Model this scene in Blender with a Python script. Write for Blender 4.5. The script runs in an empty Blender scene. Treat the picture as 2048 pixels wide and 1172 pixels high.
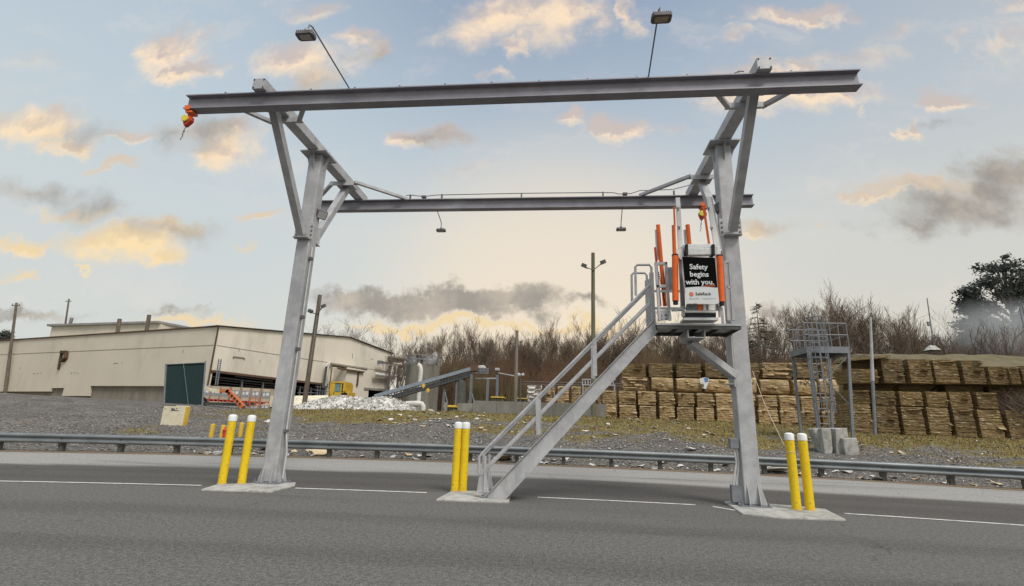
import bpy, math, random
from mathutils import Vector, Matrix, noise
R_ = math.radians
scene = bpy.context.scene
col = scene.collection

# ------------------------------------------------------------------ camera
F, YAW, PITCH, ROLL, CZ = 990.48, -0.1068, 0.2561, 0.0327, 1.3077
PW, PH = 2048.0, 1172.0
_f = Vector((math.sin(YAW)*math.cos(PITCH), math.cos(YAW)*math.cos(PITCH), math.sin(PITCH)))
_r = Vector((math.cos(YAW), -math.sin(YAW), 0)); _u = _r.cross(_f)
CR = _r*math.cos(ROLL) + _u*math.sin(ROLL); CU = -_r*math.sin(ROLL) + _u*math.cos(ROLL); CF = _f
CAM = Vector((0, 0, CZ))
cd = bpy.data.cameras.new('camera'); cam = bpy.data.objects.new('camera', cd); col.objects.link(cam)
cd.sensor_width = 36; cd.lens = F/PW*36; cd.clip_end = 6000; cd.clip_start = .05
m = Matrix((CR, CU, -CF)).transposed().to_4x4(); m.translation = CAM
cam.matrix_world = m; scene.camera = cam
def ray(u, v): return CF + CR*((u-PW/2)/F) + CU*((PH/2-v)/F)
def P(u, v, Y):                     # the point of the world seen at photo pixel u, v at distance Y
    d = ray(u, v); return CAM + d*(Y/d.y)
def Gz(u, v, z):                    # ... at height z
    d = ray(u, v); return CAM + d*((z-CZ)/d.z)

# ------------------------------------------------------------------ view, world, sun
scene.view_settings.view_transform = 'Standard'; scene.view_settings.look = 'None'
scene.view_settings.exposure = 0.0; scene.view_settings.gamma = 1.0
def lin(c): return tuple(((x/255)/12.92 if x/255 <= .04045 else ((x/255+.055)/1.055)**2.4) for x in c)
def rgba(c): return (c[0], c[1], c[2], 1)
SUN_EL, SUN_AZ = R_(52), R_(140)    # azimuth clockwise from +Y
w = bpy.data.worlds.new('World'); scene.world = w; w.use_nodes = True
NT = w.node_tree; NT.nodes.clear()
def wn(t, **k):
    n = NT.nodes.new(t)
    for a, b in k.items(): setattr(n, a, b)
    return n
def wl(a, b): NT.links.new(a, b)
def wmath(op, a, b=None, clamp=False):
    n = wn('ShaderNodeMath', operation=op, use_clamp=clamp)
    for i, x in enumerate((a, b)):
        if x is None: continue
        if isinstance(x, (int, float)): n.inputs[i].default_value = x
        else: wl(x, n.inputs[i])
    return n.outputs[0]
def wmix(f, a, b):
    n = wn('ShaderNodeMix', data_type='RGBA')
    for s, x in ((n.inputs[0], f), (n.inputs[6], a), (n.inputs[7], b)):
        if isinstance(x, (int, float)): s.default_value = x
        elif isinstance(x, tuple): s.default_value = rgba(x)
        else: wl(x, s)
    return n.outputs[2]
tc = wn('ShaderNodeTexCoord'); sep = wn('ShaderNodeSeparateXYZ'); wl(tc.outputs['Generated'], sep.inputs[0])
dx, dy, dz = sep.outputs
ramp = wn('ShaderNodeValToRGB'); wl(dz, ramp.inputs[0])
stops = [(0.0, (232, 221, 200)), (.16, (238, 228, 205)), (.25, (230, 226, 213)), (.36, (222, 223, 216)), (.50, (194, 206, 215)), (.70, (157, 175, 197)), (.86, (166, 182, 200)), (1, (255, 255, 255))]
el = ramp.color_ramp.elements
while len(el) < len(stops): el.new(.5)
for e, (p_, c) in zip(el, stops): e.position = p_; e.color = rgba(lin(c))
el[-1].color = (2.6, 2.55, 2.45, 1)          # unseen zenith brightened to light the ground from above
sky = wn('ShaderNodeTexSky', sky_type='NISHITA', sun_disc=False, sun_elevation=SUN_EL, sun_rotation=SUN_AZ)
skys = wn('ShaderNodeVectorMath', operation='SCALE'); wl(sky.outputs[0], skys.inputs[0]); skys.inputs['Scale'].default_value = .1
base = wmix(.10, ramp.outputs[0], skys.outputs[0])
# warm glow of the low sun behind the bank of cloud on the skyline
gd = ray(1120, 650).normalized()
vd = wn('ShaderNodeVectorMath', operation='DOT_PRODUCT'); wl(tc.outputs['Generated'], vd.inputs[0]); vd.inputs[1].default_value = gd
mr = wn('ShaderNodeMapRange', interpolation_type='SMOOTHSTEP'); wl(vd.outputs['Value'], mr.inputs[0])
mr.inputs[1].default_value = .90; mr.inputs[2].default_value = 1.0
base = wmix(wmath('MULTIPLY', mr.outputs[0], .55), base, lin((252, 231, 203)))
# the half of the sky behind the camera, nearer the sun, is brightened to light the front faces
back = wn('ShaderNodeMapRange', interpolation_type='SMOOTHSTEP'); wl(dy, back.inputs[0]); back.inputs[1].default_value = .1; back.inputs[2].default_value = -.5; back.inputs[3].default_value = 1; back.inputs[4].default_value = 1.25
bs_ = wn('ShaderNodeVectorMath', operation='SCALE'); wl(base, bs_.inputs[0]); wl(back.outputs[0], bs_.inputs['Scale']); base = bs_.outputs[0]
# cooler, greyer right-hand side
mr2 = wn('ShaderNodeMapRange', interpolation_type='SMOOTHSTEP'); wl(dx, mr2.inputs[0]); mr2.inputs[1].default_value = .1; mr2.inputs[2].default_value = .6
base = wmix(wmath('MULTIPLY', mr2.outputs[0], .35), base, lin((188, 193, 196)))
mr3 = wn('ShaderNodeMapRange', interpolation_type='SMOOTHSTEP'); wl(dx, mr3.inputs[0]); mr3.inputs[1].default_value = -.12; mr3.inputs[2].default_value = -.62
base = wmix(wmath('MULTIPLY', mr3.outputs[0], .55), base, lin((192, 208, 218)))
# clouds: ragged ellipses on a plane of directions fixed to the world
ysafe = wmath('MAXIMUM', dy, .05)
comb = wn('ShaderNodeCombineXYZ'); wl(wmath('DIVIDE', dx, ysafe), comb.inputs[0]); wl(wmath('DIVIDE', dz, ysafe), comb.inputs[1])
def wnoise(scale, detail, rough=.6, vec=None, dim='3D'):
    n = wn('ShaderNodeTexNoise', noise_dimensions=dim); n.inputs['Scale'].default_value = scale; n.inputs['Detail'].default_value = detail; n.inputs['Roughness'].default_value = rough
    wl(vec or comb.outputs[0], n.inputs['Vector']); return n
n1 = wnoise(4.2, 8, .62)
v1 = wn('ShaderNodeVectorMath', operation='SUBTRACT'); wl(n1.outputs['Color'], v1.inputs[0]); v1.inputs[1].default_value = (.5, .5, .5)
v2 = wn('ShaderNodeVectorMath', operation='MULTIPLY'); wl(v1.outputs[0], v2.inputs[0]); v2.inputs[1].default_value = (.34, .17, 0)
n1b = wnoise(15, 9, .65)
v1b = wn('ShaderNodeVectorMath', operation='SUBTRACT'); wl(n1b.outputs['Color'], v1b.inputs[0]); v1b.inputs[1].default_value = (.5, .5, .5)
v2b = wn('ShaderNodeVectorMath', operation='MULTIPLY'); wl(v1b.outputs[0], v2b.inputs[0]); v2b.inputs[1].default_value = (.15, .085, 0)
v3 = wn('ShaderNodeVectorMath', operation='ADD'); wl(comb.outputs[0], v3.inputs[0]); wl(v2.outputs[0], v3.inputs[1])
v3b = wn('ShaderNodeVectorMath', operation='ADD'); wl(v3.outputs[0], v3b.inputs[0]); wl(v2b.outputs[0], v3b.inputs[1])
warp = v3b.outputs[0]
def q(u, v): d = ray(u, v); return d.x/d.y, d.z/d.y
def cloud_group(lst, vec=None):
    out = None; vec = vec or warp
    for (cx, cy, rx, ry, s) in lst:
        x0, y0 = q(cx, cy); ax = abs(q(cx+rx, cy)[0]-q(cx-rx, cy)[0])/2; ay = abs(q(cx, cy+ry)[1]-q(cx, cy-ry)[1])/2
        a = wn('ShaderNodeVectorMath', operation='MULTIPLY_ADD'); wl(vec, a.inputs[0])
        a.inputs[1].default_value = (1/ax, 1/ay, 0); a.inputs[2].default_value = (-x0/ax, -y0/ay, 0)
        L = wn('ShaderNodeVectorMath', operation='LENGTH'); wl(a.outputs[0], L.inputs[0])
        d = wmath('MULTIPLY', wmath('SUBTRACT', 1.25, L.outputs['Value']), s)
        out = d if out is None else wmath('MAXIMUM', out, d)
    return out
BL = [
 (345,92,70,42,1), (385,130,55,30,1), (585,118,85,38,.9), (620,150,55,25,.6), (625,15,55,20,.55), (720,72,42,22,.9), (760,92,35,20,.5),
 (1010,30,120,45,1), (1120,40,80,60,.95), (1035,95,45,22,.9), (950,60,70,30,.6), (1240,25,26,48,.8), (1590,22,85,20,.9), (1490,65,32,18,.6), (1730,105,55,24,.4), (2012,85,34,50,.4),
 (1930,85,26,22,.35), (2020,8,45,18,.5), (1890,192,62,26,.95), (1830,265,20,24,.8), (1590,185,165,36,1), (1500,150,120,25,.8), (1560,125,45,20,.8), (1140,222,45,20,1), (1230,250,55,26,1), (830,272,55,20,1), (900,268,55,14,.6),
 (70,245,85,40,1), (130,285,60,22,.9), (225,320,60,10,.9), (265,262,65,14,.8), (440,300,70,30,.95), (460,265,50,30,.8), (240,485,105,38,1), (300,510,60,22,.9), (55,482,75,18,1), (28,547,38,12,.9), (178,534,26,7,.8), (325,450,60,16,.7),
 (530,428,58,14,.9), (395,630,95,12,.8), (1830,380,120,16,1), (1740,398,70,12,.9), (1520,448,54,22,1), (900,652,240,10,.9), (1150,655,120,14,.8), (975,142,32,8,.6), (1670,460,14,8,.6), (1590,440,20,10,.4), (515,490,16,8,.4), (1720,225,14,10,.6), (150,420,90,14,.5), (330,455,70,22,.7), (700,120,60,20,.4), (1350,250,60,12,.35), (1650,110,70,18,.45), (1790,60,60,18,.4), (60,120,70,14,.25), (560,250,50,12,.25), (950,330,60,10,.25)]
bright = cloud_group(BL)
vup = wn('ShaderNodeVectorMath', operation='ADD'); wl(warp, vup.inputs[0]); vup.inputs[1].default_value = (.012, .03, 0)
above = cloud_group(BL, vup.outputs[0])
grey = cloud_group([
 (400,265,80,36,.6), (70,385,110,22,.45), (195,408,60,30,.45), (330,462,95,22,.45), (760,100,40,22,.4), (885,272,55,16,.45), (60,630,100,12,.7), (360,612,70,8,.5),
 (850,606,235,26,1.5), (1000,606,115,26,1.3), (730,602,95,22,1.3), (930,622,130,18,1.2), (1175,612,60,10,.7), (1525,622,32,12,.9), (1930,425,160,44,.85), (2030,350,80,50,.85), (1985,385,80,40,.85), (1850,452,110,22,.6), (620,160,60,22,.35), (160,262,60,25,.35), (1540,440,60,14,.3), (1880,250,40,10,.25)])
def sm(x, lo, hi):
    n = wn('ShaderNodeMapRange', interpolation_type='SMOOTHSTEP'); wl(x, n.inputs[0]); n.inputs[1].default_value = lo; n.inputs[2].default_value = hi; return n.outputs[0]
nshade = wnoise(9, 6, .6)
slope_ = wmath('SUBTRACT', bright, above)            # positive on the upper side of a cloud
shd = wmath('ADD', wmath('MULTIPLY', slope_, .9), wmath('MULTIPLY', wmath('SUBTRACT', nshade.outputs['Fac'], .5), 2.6))
bcol = wmix(sm(shd, -.12, .55), lin((255, 229, 198)), lin((205, 192, 187)))
lowf = sm(dz, .5, .2)
bcol = wmix(wmath('MULTIPLY', lowf, .7), bcol, lin((255, 226, 164)))
gcol = wmix(sm(nshade.outputs['Fac'], .38, .7), lin((152, 146, 139)), lin((198, 186, 171)))
front = sm(dy, .08, .3)
wv = wn('ShaderNodeVectorMath', operation='MULTIPLY'); wl(warp, wv.inputs[0]); wv.inputs[1].default_value = (1, 2.6, 1)
wisp = wnoise(2.4, 10, .62, wv.outputs[0])
base = wmix(wmath('MULTIPLY', wmath('MULTIPLY', sm(wisp.outputs['Fac'], .50, .78), front), .45), base, lin((232, 222, 214)))
base = wmix(wmath('MULTIPLY', wmath('MULTIPLY', sm(bright, -.12, .95), front), .96), base, bcol)
base = wmix(wmath('MULTIPLY', wmath('MULTIPLY', sm(grey, -.2, .9), front), .90), base, gcol)
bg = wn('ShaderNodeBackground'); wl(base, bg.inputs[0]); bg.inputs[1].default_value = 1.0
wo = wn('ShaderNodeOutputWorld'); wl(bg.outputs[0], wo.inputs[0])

sd = bpy.data.lights.new('sun', 'SUN'); sun = bpy.data.objects.new('sun', sd); col.objects.link(sun)
sd.energy = 2.9; sd.angle = R_(22); sd.color = (1, .95, .88)
sv = Vector((math.sin(SUN_AZ)*math.cos(SUN_EL), math.cos(SUN_AZ)*math.cos(SUN_EL), math.sin(SUN_EL)))
sun.rotation_euler = sv.to_track_quat('Z', 'Y').to_euler(); sun.location = (0, -10, 40)

# ------------------------------------------------------------------ helpers
class MB:
    def __init__(s): s.v = []; s.f = []
    def add(s, v, f):
        o = len(s.v); s.v += [Vector(x) for x in v]; s.f += [tuple(i+o for i in g) for g in f]; return s
    def box(s, c, d, M=None):
        x, y, z = d[0]/2, d[1]/2, d[2]/2
        v = [Vector((a, b, e)) for a in (-x, x) for b in (-y, y) for e in (-z, z)]
        if M: v = [M @ a for a in v]
        return s.add([a+Vector(c) for a in v], [(0,1,3,2),(4,6,7,5),(0,4,5,1),(2,3,7,6),(0,2,6,4),(1,5,7,3)])
    def bb(s, x0, x1, y0, y1, z0, z1): return s.box(((x0+x1)/2, (y0+y1)/2, (z0+z1)/2), (x1-x0, y1-y0, z1-z0))
    def bar(s, p, q_, w_, h_, up=(0,0,1)):        # rectangular bar, w across, h along up
        p = Vector(p); q_ = Vector(q_); d = q_-p; L = d.length; d.normalize(); up = Vector(up)
        x = d.cross(up)
        if x.length < 1e-4: x = d.cross(Vector((0,1,0)))
        x.normalize(); z = x.cross(d)
        v = [a + x*(sx*w_/2) + z*(sz*h_/2) for a in (p, q_) for sx in (-1, 1) for sz in (-1, 1)]
        return s.add(v, [(0,1,3,2),(4,6,7,5),(0,4,5,1),(2,3,7,6),(0,2,6,4),(1,5,7,3)])
    def tube(s, pts, r, n=8, cap=True):
        pts = [Vector(a) for a in pts]; rr = r if isinstance(r, (list, tuple)) else [r]*len(pts)
        o = len(s.v); ref = None
        for i, a in enumerate(pts):
            d = (pts[min(i+1, len(pts)-1)] - pts[max(i-1, 0)]).normalized()
            if ref is None: ref = Vector((0,0,1)) if abs(d.z) < .9 else Vector((1,0,0))
            x = d.cross(ref).normalized(); y = x.cross(d).normalized(); ref = y
            for k in range(n):
                t = 2*math.pi*k/n; s.v.append(a + x*(math.cos(t)*rr[i]) + y*(math.sin(t)*rr[i]))
        for i in range(len(pts)-1):
            for k in range(n):
                a = o+i*n+k; b = o+i*n+(k+1) % n; s.f.append((a, b, b+n, a+n))
        if cap: s.f.append(tuple(o+k for k in range(n))[::-1]); s.f.append(tuple(o+(len(pts)-1)*n+k for k in range(n)))
        return s
    def lathe(s, c, prof, n=20):                   # (r, z) profile
        c = Vector(c); o = len(s.v)
        for r, z in prof:
            for k in range(n):
                t = 2*math.pi*k/n; s.v.append(c+Vector((r*math.cos(t), r*math.sin(t), z)))
        for i in range(len(prof)-1):
            for k in range(n):
                a = o+i*n+k; b = o+i*n+(k+1) % n; s.f.append((a, b, b+n, a+n))
        s.f.append(tuple(o+k for k in range(n))[::-1]); s.f.append(tuple(o+(len(prof)-1)*n+k for k in range(n)))
        return s
    def prism(s, pts, ex):                         # polygon swept by ex
        pts = [Vector(a) for a in pts]; ex = Vector(ex); n = len(pts)
        v = pts + [a+ex for a in pts]
        return s.add(v, [tuple(range(n))[::-1], tuple(range(n, 2*n))] + [(i, (i+1) % n, n+(i+1) % n, n+i) for i in range(n)])
    def build(s, name, mat, parent=None, loc=None, smooth=False, bevel=0, fix=True):
        me = bpy.data.meshes.new(name)
        o_ = Vector(loc) if loc is not None else (parent.get('_w') and Vector(parent['_w']) or Vector((0,0,0))) if parent else Vector((0,0,0))
        me.from_pydata([a-o_ for a in s.v], [], s.f); me.update()
        if fix:
            import bmesh
            b = bmesh.new(); b.from_mesh(me); bmesh.ops.recalc_face_normals(b, faces=b.faces); b.to_mesh(me); b.free()
        if smooth:
            for p_ in me.polygons: p_.use_smooth = True
            try: me.set_sharp_from_angle(angle=R_(40))
            except Exception: pass
        if mat: me.materials.append(mat)
        ob = bpy.data.objects.new(name, me); col.objects.link(ob)
        if parent: ob.parent = parent
        if loc is not None and not parent: ob.location = loc
        if loc is not None and parent: ob.location = Vector(loc) - Vector(parent['_w'])
        ob['_w'] = list(o_)
        if bevel:
            md = ob.modifiers.new('bevel', 'BEVEL'); md.width = bevel; md.segments = 2; md.limit_method = 'ANGLE'; md.angle_limit = R_(40)
        return ob
def tag(o, label, cat, group=None, kind=None):
    o['label'] = label; o['category'] = cat
    if group: o['group'] = group
    if kind: o['kind'] = kind
    return o
def thing(name, label, cat, loc=(0,0,0), group=None):
    o = bpy.data.objects.new(name, None); col.objects.link(o); o.location = loc; o['_w'] = list(loc); o.empty_display_size = .2
    return tag(o, label, cat, group)
def struct(o): o['kind'] = 'structure'; return o
def copy_thing(o, loc, rz=0, scale=None, label=None):
    c = o.copy(); col.objects.link(c); c.location = loc; c.rotation_euler = (0, 0, rz)
    if scale is not None: c.scale = scale if hasattr(scale, '__len__') else (scale,)*3
    if label: c['label'] = label
    for ch in list(o.children):
        k = ch.copy(); col.objects.link(k); k.parent = c
        for g in list(ch.children):
            h = g.copy(); col.objects.link(h); h.parent = k
    return c

# ------------------------------------------------------------------ materials
def mat(name, c1, c2=None, scale=6, rough=.7, metal=0, bump=0, bscale=None, stretch=(1,1,1), detail=6, lo=.35, hi=.65, rnd=0, spec=.3, c3=None, scale3=1.5, lo3=.55, hi3=.75, stretch3=(1,1,1)):
    m_ = bpy.data.materials.new(name); m_.use_nodes = True; nt = m_.node_tree; b = nt.nodes['Principled BSDF']
    b.inputs['Roughness'].default_value = rough; b.inputs['Metallic'].default_value = metal; b.inputs['Specular IOR Level'].default_value = spec
    t = nt.nodes.new('ShaderNodeTexCoord')
    def nz(sc, st, det):
        mp = nt.nodes.new('ShaderNodeMapping'); mp.inputs['Scale'].default_value = st; nt.links.new(t.outputs['Object'], mp.inputs[0])
        n = nt.nodes.new('ShaderNodeTexNoise'); n.inputs['Scale'].default_value = sc; n.inputs['Detail'].default_value = det; n.inputs['Roughness'].default_value = .65
        nt.links.new(mp.outputs[0], n.inputs['Vector']); return n
    def rg(sock, lo_, hi_):
        r = nt.nodes.new('ShaderNodeMapRange'); r.inputs[1].default_value = lo_; r.inputs[2].default_value = hi_; nt.links.new(sock, r.inputs[0]); return r.outputs[0]
    def mx(f, a, b_):
        n = nt.nodes.new('ShaderNodeMix'); n.data_type = 'RGBA'
        for s_, x in ((n.inputs[0], f), (n.inputs[6], a), (n.inputs[7], b_)):
            if isinstance(x, (int, float)): s_.default_value = x
            elif isinstance(x, tuple): s_.default_value = rgba(x)
            else: nt.links.new(x, s_)
        return n.outputs[2]
    n = nz(scale, stretch, detail)
    cs = mx(rg(n.outputs['Fac'], lo, hi), c1, c2 or tuple(x*.75 for x in c1))
    if c3: cs = mx(rg(nz(scale3, stretch3, 5).outputs['Fac'], lo3, hi3), cs, c3)
    if rnd:
        oi = nt.nodes.new('ShaderNodeObjectInfo'); hs = nt.nodes.new('ShaderNodeHueSaturation'); nt.links.new(cs, hs.inputs['Color'])
        nt.links.new(rg(oi.outputs['Random'], -0.0001, 1), hs.inputs['Value']); hs.inputs['Value'].links[0].from_node.inputs[3].default_value = 1-rnd
        hs.inputs['Value'].links[0].from_node.inputs[4].default_value = 1+rnd; cs = hs.outputs[0]
    nt.links.new(cs, b.inputs['Base Color'])
    if bump:
        bn = nz(bscale or scale*3, stretch, 6); bp = nt.nodes.new('ShaderNodeBump'); bp.inputs['Strength'].default_value = bump; bp.inputs['Distance'].default_value = .02
        nt.links.new(bn.outputs['Fac'], bp.inputs['Height']); nt.links.new(bp.outputs[0], b.inputs['Normal'])
    return m_
M = {}
M['galv'] = mat('galvanised_steel', (.44,.44,.445), (.335,.335,.345), 4.0, .55, .12, .08, 40, lo=.38, hi=.62, c3=(.55,.55,.55), scale3=1.6, lo3=.57, hi3=.74, stretch3=(1,1,.3))
M['galv_dark'] = mat('weathered_galvanised_steel', (.22,.23,.25), (.16,.17,.185), 5, .55, .3, .05, 40)
M['rail'] = mat('guardrail_steel', (.225,.245,.25), (.15,.163,.17), 3, .42, .45, .03, 30, stretch=(.3,1,1), c3=(.24,.19,.15), scale3=3, lo3=.68, hi3=.8)
M['post'] = mat('weathered_steel_post', (.10,.10,.09), (.06,.06,.055), 6, .8)
M['yellow'] = mat('yellow_plastic', (.76,.53,.014), (.70,.475,.012), 9, .42, 0, .05, 60, c3=(.36,.26,.06), scale3=17, lo3=.57, hi3=.70, spec=.3)
M['white'] = mat('white_plastic', (.78,.78,.77), (.68,.68,.67), 8, .5)
M['orange'] = mat('orange_paint', (.80,.135,.012), (.70,.11,.010), 8, .4, spec=.4)
M['red'] = mat('red_paint', (.55,.06,.04), (.42,.04,.03), 8, .45)
M['srl_yellow'] = mat('yellow_cover', (.75,.60,.06), (.62,.48,.04), 9, .4)
M['black'] = mat('black_rubber', (.018,.017,.018), (.03,.03,.03), 9, .8)
M['signblack'] = mat('black_sign_print', (.006,.006,.006), (.008,.008,.008), 9, 1.0, spec=0)
M['signwhite'] = mat('white_sign_print', (.62,.63,.63), (.57,.58,.58), 5, .45)
M['alu'] = mat('pale_aluminium', (.62,.62,.61), (.50,.50,.49), 5, .45, .3)
M['lens'] = mat('lamp_lens', (.42,.40,.36), (.30,.28,.25), 20, .3)
M['lensamber'] = mat('amber_lamp_lens', (.40,.30,.19), (.26,.22,.16), 25, .3)
M['lamp'] = mat('lamp_housing', (.16,.15,.15), (.10,.09,.09), 9, .6)
M['whiteframe'] = mat('white_painted_frame', (.80,.79,.77), (.70,.69,.67), 6, .45)
M['galvbeam'] = mat('shaded_galvanised_beam', (.275,.265,.29), (.205,.197,.22), 2.2, .55, .2, .06, 40, c3=(.38,.375,.385), scale3=1.0, lo3=.58, hi3=.74, stretch3=(.4,1,1))  # darker copy of the galvanised steel; shade on the beam face put into the colour
M['greypole'] = mat('grey_pole_wood', (.24,.205,.165), (.15,.125,.10), 8, .9, 0, .3, 30, stretch=(1,1,.08))
M['dullorange'] = mat('dull_orange_paint', (.52,.15,.05), (.40,.11,.04), 4, .6)
M['wood'] = mat('weathered_pole_wood', (.17,.135,.10), (.09,.07,.055), 8, .9, 0, .3, 30, stretch=(1,1,.08))
M['asphalt'] = mat('dark_asphalt', (.150,.145,.139), (.082,.079,.076), 48, .88, 0, .6, 70, detail=3, lo=.40, hi=.60, c3=(.080,.076,.072), scale3=.45, lo3=.48, hi3=.74, stretch3=(.10,1,1))
M['patch'] = mat('worn_lane_asphalt', (.112,.104,.096), (.066,.061,.057), 40, .88, 0, .6, 70, detail=3, lo=.40, hi=.60, c3=(.050,.045,.041), scale3=.5, lo3=.47, hi3=.68, stretch3=(.13,1,1))
M['shoulder'] = mat('pale_shoulder_paving', (.31,.30,.285), (.225,.216,.205), 30, .9, 0, .4, 70, detail=3, c3=(.21,.20,.185), scale3=.5, lo3=.52, hi3=.75, stretch3=(.15,1,1))
M['paint'] = mat('worn_white_road_paint', (.66,.65,.62), (.36,.35,.33), 7, .7, lo=.48, hi=.68, c3=(.16,.155,.15), scale3=16, lo3=.60, hi3=.66)
M['concrete'] = mat('pale_concrete', (.41,.40,.37), (.28,.27,.25), 4, .9, 0, .3, 40, lo=.4, hi=.62, c3=(.16,.15,.14), scale3=5, lo3=.56, hi3=.72)
M['concrete_old'] = mat('stained_concrete', (.27,.255,.225), (.19,.18,.155), 1.5, .92, 0, .3, 20, stretch=(1,1,.35), c3=(.13,.12,.10), scale3=1.1, lo3=.55, hi3=.75, stretch3=(1,1,.25))
M['dirt'] = mat('brown_road_dirt', (.21,.15,.095), (.13,.095,.065), 8, .95, 0, .6, 60)
M['beige'] = mat('beige_metal_cladding', (.70,.64,.535), (.64,.58,.48), .25, .7, 0, .1, 3, c3=(.52,.475,.395), scale3=.30, lo3=.52, hi3=.70, stretch3=(1,1,.35))
M['beige2'] = mat('darker_beige_cladding', (.60,.535,.43), (.545,.485,.385), .22, .75, 0, .1, 3, c3=(.45,.40,.32), scale3=.28, lo3=.52, hi3=.72, stretch3=(1,1,.35))  # darker beige for the side wall, its skirts and the roof monitor
M['basewall'] = mat('rough_base_wall', (.27,.24,.19), (.19,.17,.135), 1.0, .9, 0, .3, 8, stretch=(1,1,.4))
M['rust'] = mat('rusty_trim', (.135,.08,.05), (.08,.05,.035), 5, .85)
M['darkrust'] = mat('dark_rust', (.07,.05,.035), (.11,.06,.035), 3, .9)
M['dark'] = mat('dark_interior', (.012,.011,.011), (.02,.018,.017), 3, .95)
M['roof'] = mat('grey_roof_sheet', (.28,.27,.25), (.2,.19,.18), 1, .8)
M['pipe'] = mat('white_lagged_pipe', (.62,.61,.57), (.48,.46,.42), 2, .6)
M['loader'] = mat('loader_yellow', (.55,.36,.04), (.42,.26,.03), 5, .5, c3=(.2,.13,.05), scale3=4, lo3=.62, hi3=.75)
M['glass'] = mat('cab_glass', (.10,.22,.22), (.06,.13,.14), 3, .1, spec=.8)
M['green'] = mat('dark_green_screen', (.012,.034,.032), (.007,.020,.021), 12, .8, 0, .2, 30)
M['crate'] = mat('pale_carton', (.46,.375,.29), (.36,.28,.21), 3, .8, rnd=.12)
M['crate_label'] = mat('grey_white_label', (.27,.28,.30), (.20,.21,.225), 5, .6)
M['steelblue'] = mat('blue_grey_conveyor', (.24,.28,.32), (.17,.20,.23), 4, .6, .2)
M['belt'] = mat('conveyor_truss', (.05,.055,.065), (.03,.03,.035), 5, .8)
M['paper'] = mat('waste_paper', (.62,.60,.56), (.40,.385,.35), 4, .9, lo=.3, hi=.7, rnd=.15)
M['heap'] = mat('waste_paper_heap', (.66,.645,.61), (.36,.35,.325), 2.5, .9, 0, .8, 6, lo=.38, hi=.6)
M['card_scrap'] = mat('card_scrap', (.52,.42,.27), (.40,.31,.19), 5, .9, rnd=.25)
STR = (1, 1, 5.5)
M['bale'] = mat('baled_cardboard', (.44,.32,.165), (.20,.13,.06), 2.2, .9, 0, .6, 8, stretch=STR, c3=(.62,.51,.35), scale3=3.2, lo3=.57, hi3=.63, stretch3=(.8,1,3.2), rnd=.25, lo=.38, hi=.60)
M['bale_old'] = mat('weathered_baled_cardboard', (.30,.215,.105), (.115,.08,.036), 3.0, .95, 0, .7, 8, stretch=STR, c3=(.60,.52,.39), scale3=5.0, lo3=.60, hi3=.635, stretch3=(.8,1,6), rnd=.32, lo=.3, hi=.7)
M['bale_white'] = mat('baled_white_paper', (.60,.57,.53), (.42,.38,.34), 3, .9, 0, .7, 8, stretch=(1,1,3), lo=.35, hi=.65)
M['bale_mixed'] = mat('baled_mixed_paper', (.38,.27,.14), (.22,.15,.08), 4, .9, 0, .7, 8, stretch=(1,1,3), c3=(.46,.40,.36), scale3=7, lo3=.58, hi3=.64)
M['tank'] = mat('streaked_tank_concrete', (.215,.20,.17), (.15,.14,.115), 1.2, .92, 0, .3, 12, stretch=(1,1,.2), c3=(.09,.082,.07), scale3=1.0, lo3=.52, hi3=.72, stretch3=(1,1,.15))
M['bark'] = mat('grey_bark', (.17,.148,.125), (.10,.083,.068), 5, .95)
M['twig'] = mat('bare_twigs', (.165,.122,.088), (.112,.080,.057), .8, .95, rnd=.2)
M['brush'] = mat('brown_thicket_stems', (.15,.085,.050), (.085,.055,.036), .25, .95, c3=(.135,.11,.05), scale3=.12, lo3=.5, hi3=.65)
M['needle'] = mat('dark_evergreen_leaves', (.10,.112,.102), (.06,.07,.063), .6, .9)
M['conifer'] = mat('sparse_conifer_needles', (.075,.085,.055), (.05,.055,.04), 2, .9)
M['grass'] = mat('dry_yellow_green_grass', (.23,.175,.065), (.13,.105,.035), 1.6, .95, lo=.35, hi=.65)
M['stone'] = mat('grey_stone', (.27,.26,.245), (.055,.052,.050), 8, .9, lo=.40, hi=.62, c3=(.16,.12,.08), scale3=1.3, lo3=.52, hi3=.70)
M['rope'] = mat('pale_string', (.55,.45,.33), (.45,.36,.26), 9, .9)
M['cream'] = mat('cream_paint', (.66,.60,.45), (.55,.50,.37), 3, .8, c3=(.35,.32,.26), scale3=3, lo3=.58, hi3=.72)
M['polegreen'] = mat('greenish_pole_wood', (.17,.16,.105), (.10,.095,.06), 6, .85, 0, .2, 20, stretch=(1,1,.1))
M['blueprint'] = mat('blue_print', (.10,.22,.45), (.07,.15,.33), 8, .6)
M['amber'] = mat('amber_paint', (.62,.42,.06), (.5,.33,.05), 3, .7)

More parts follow.
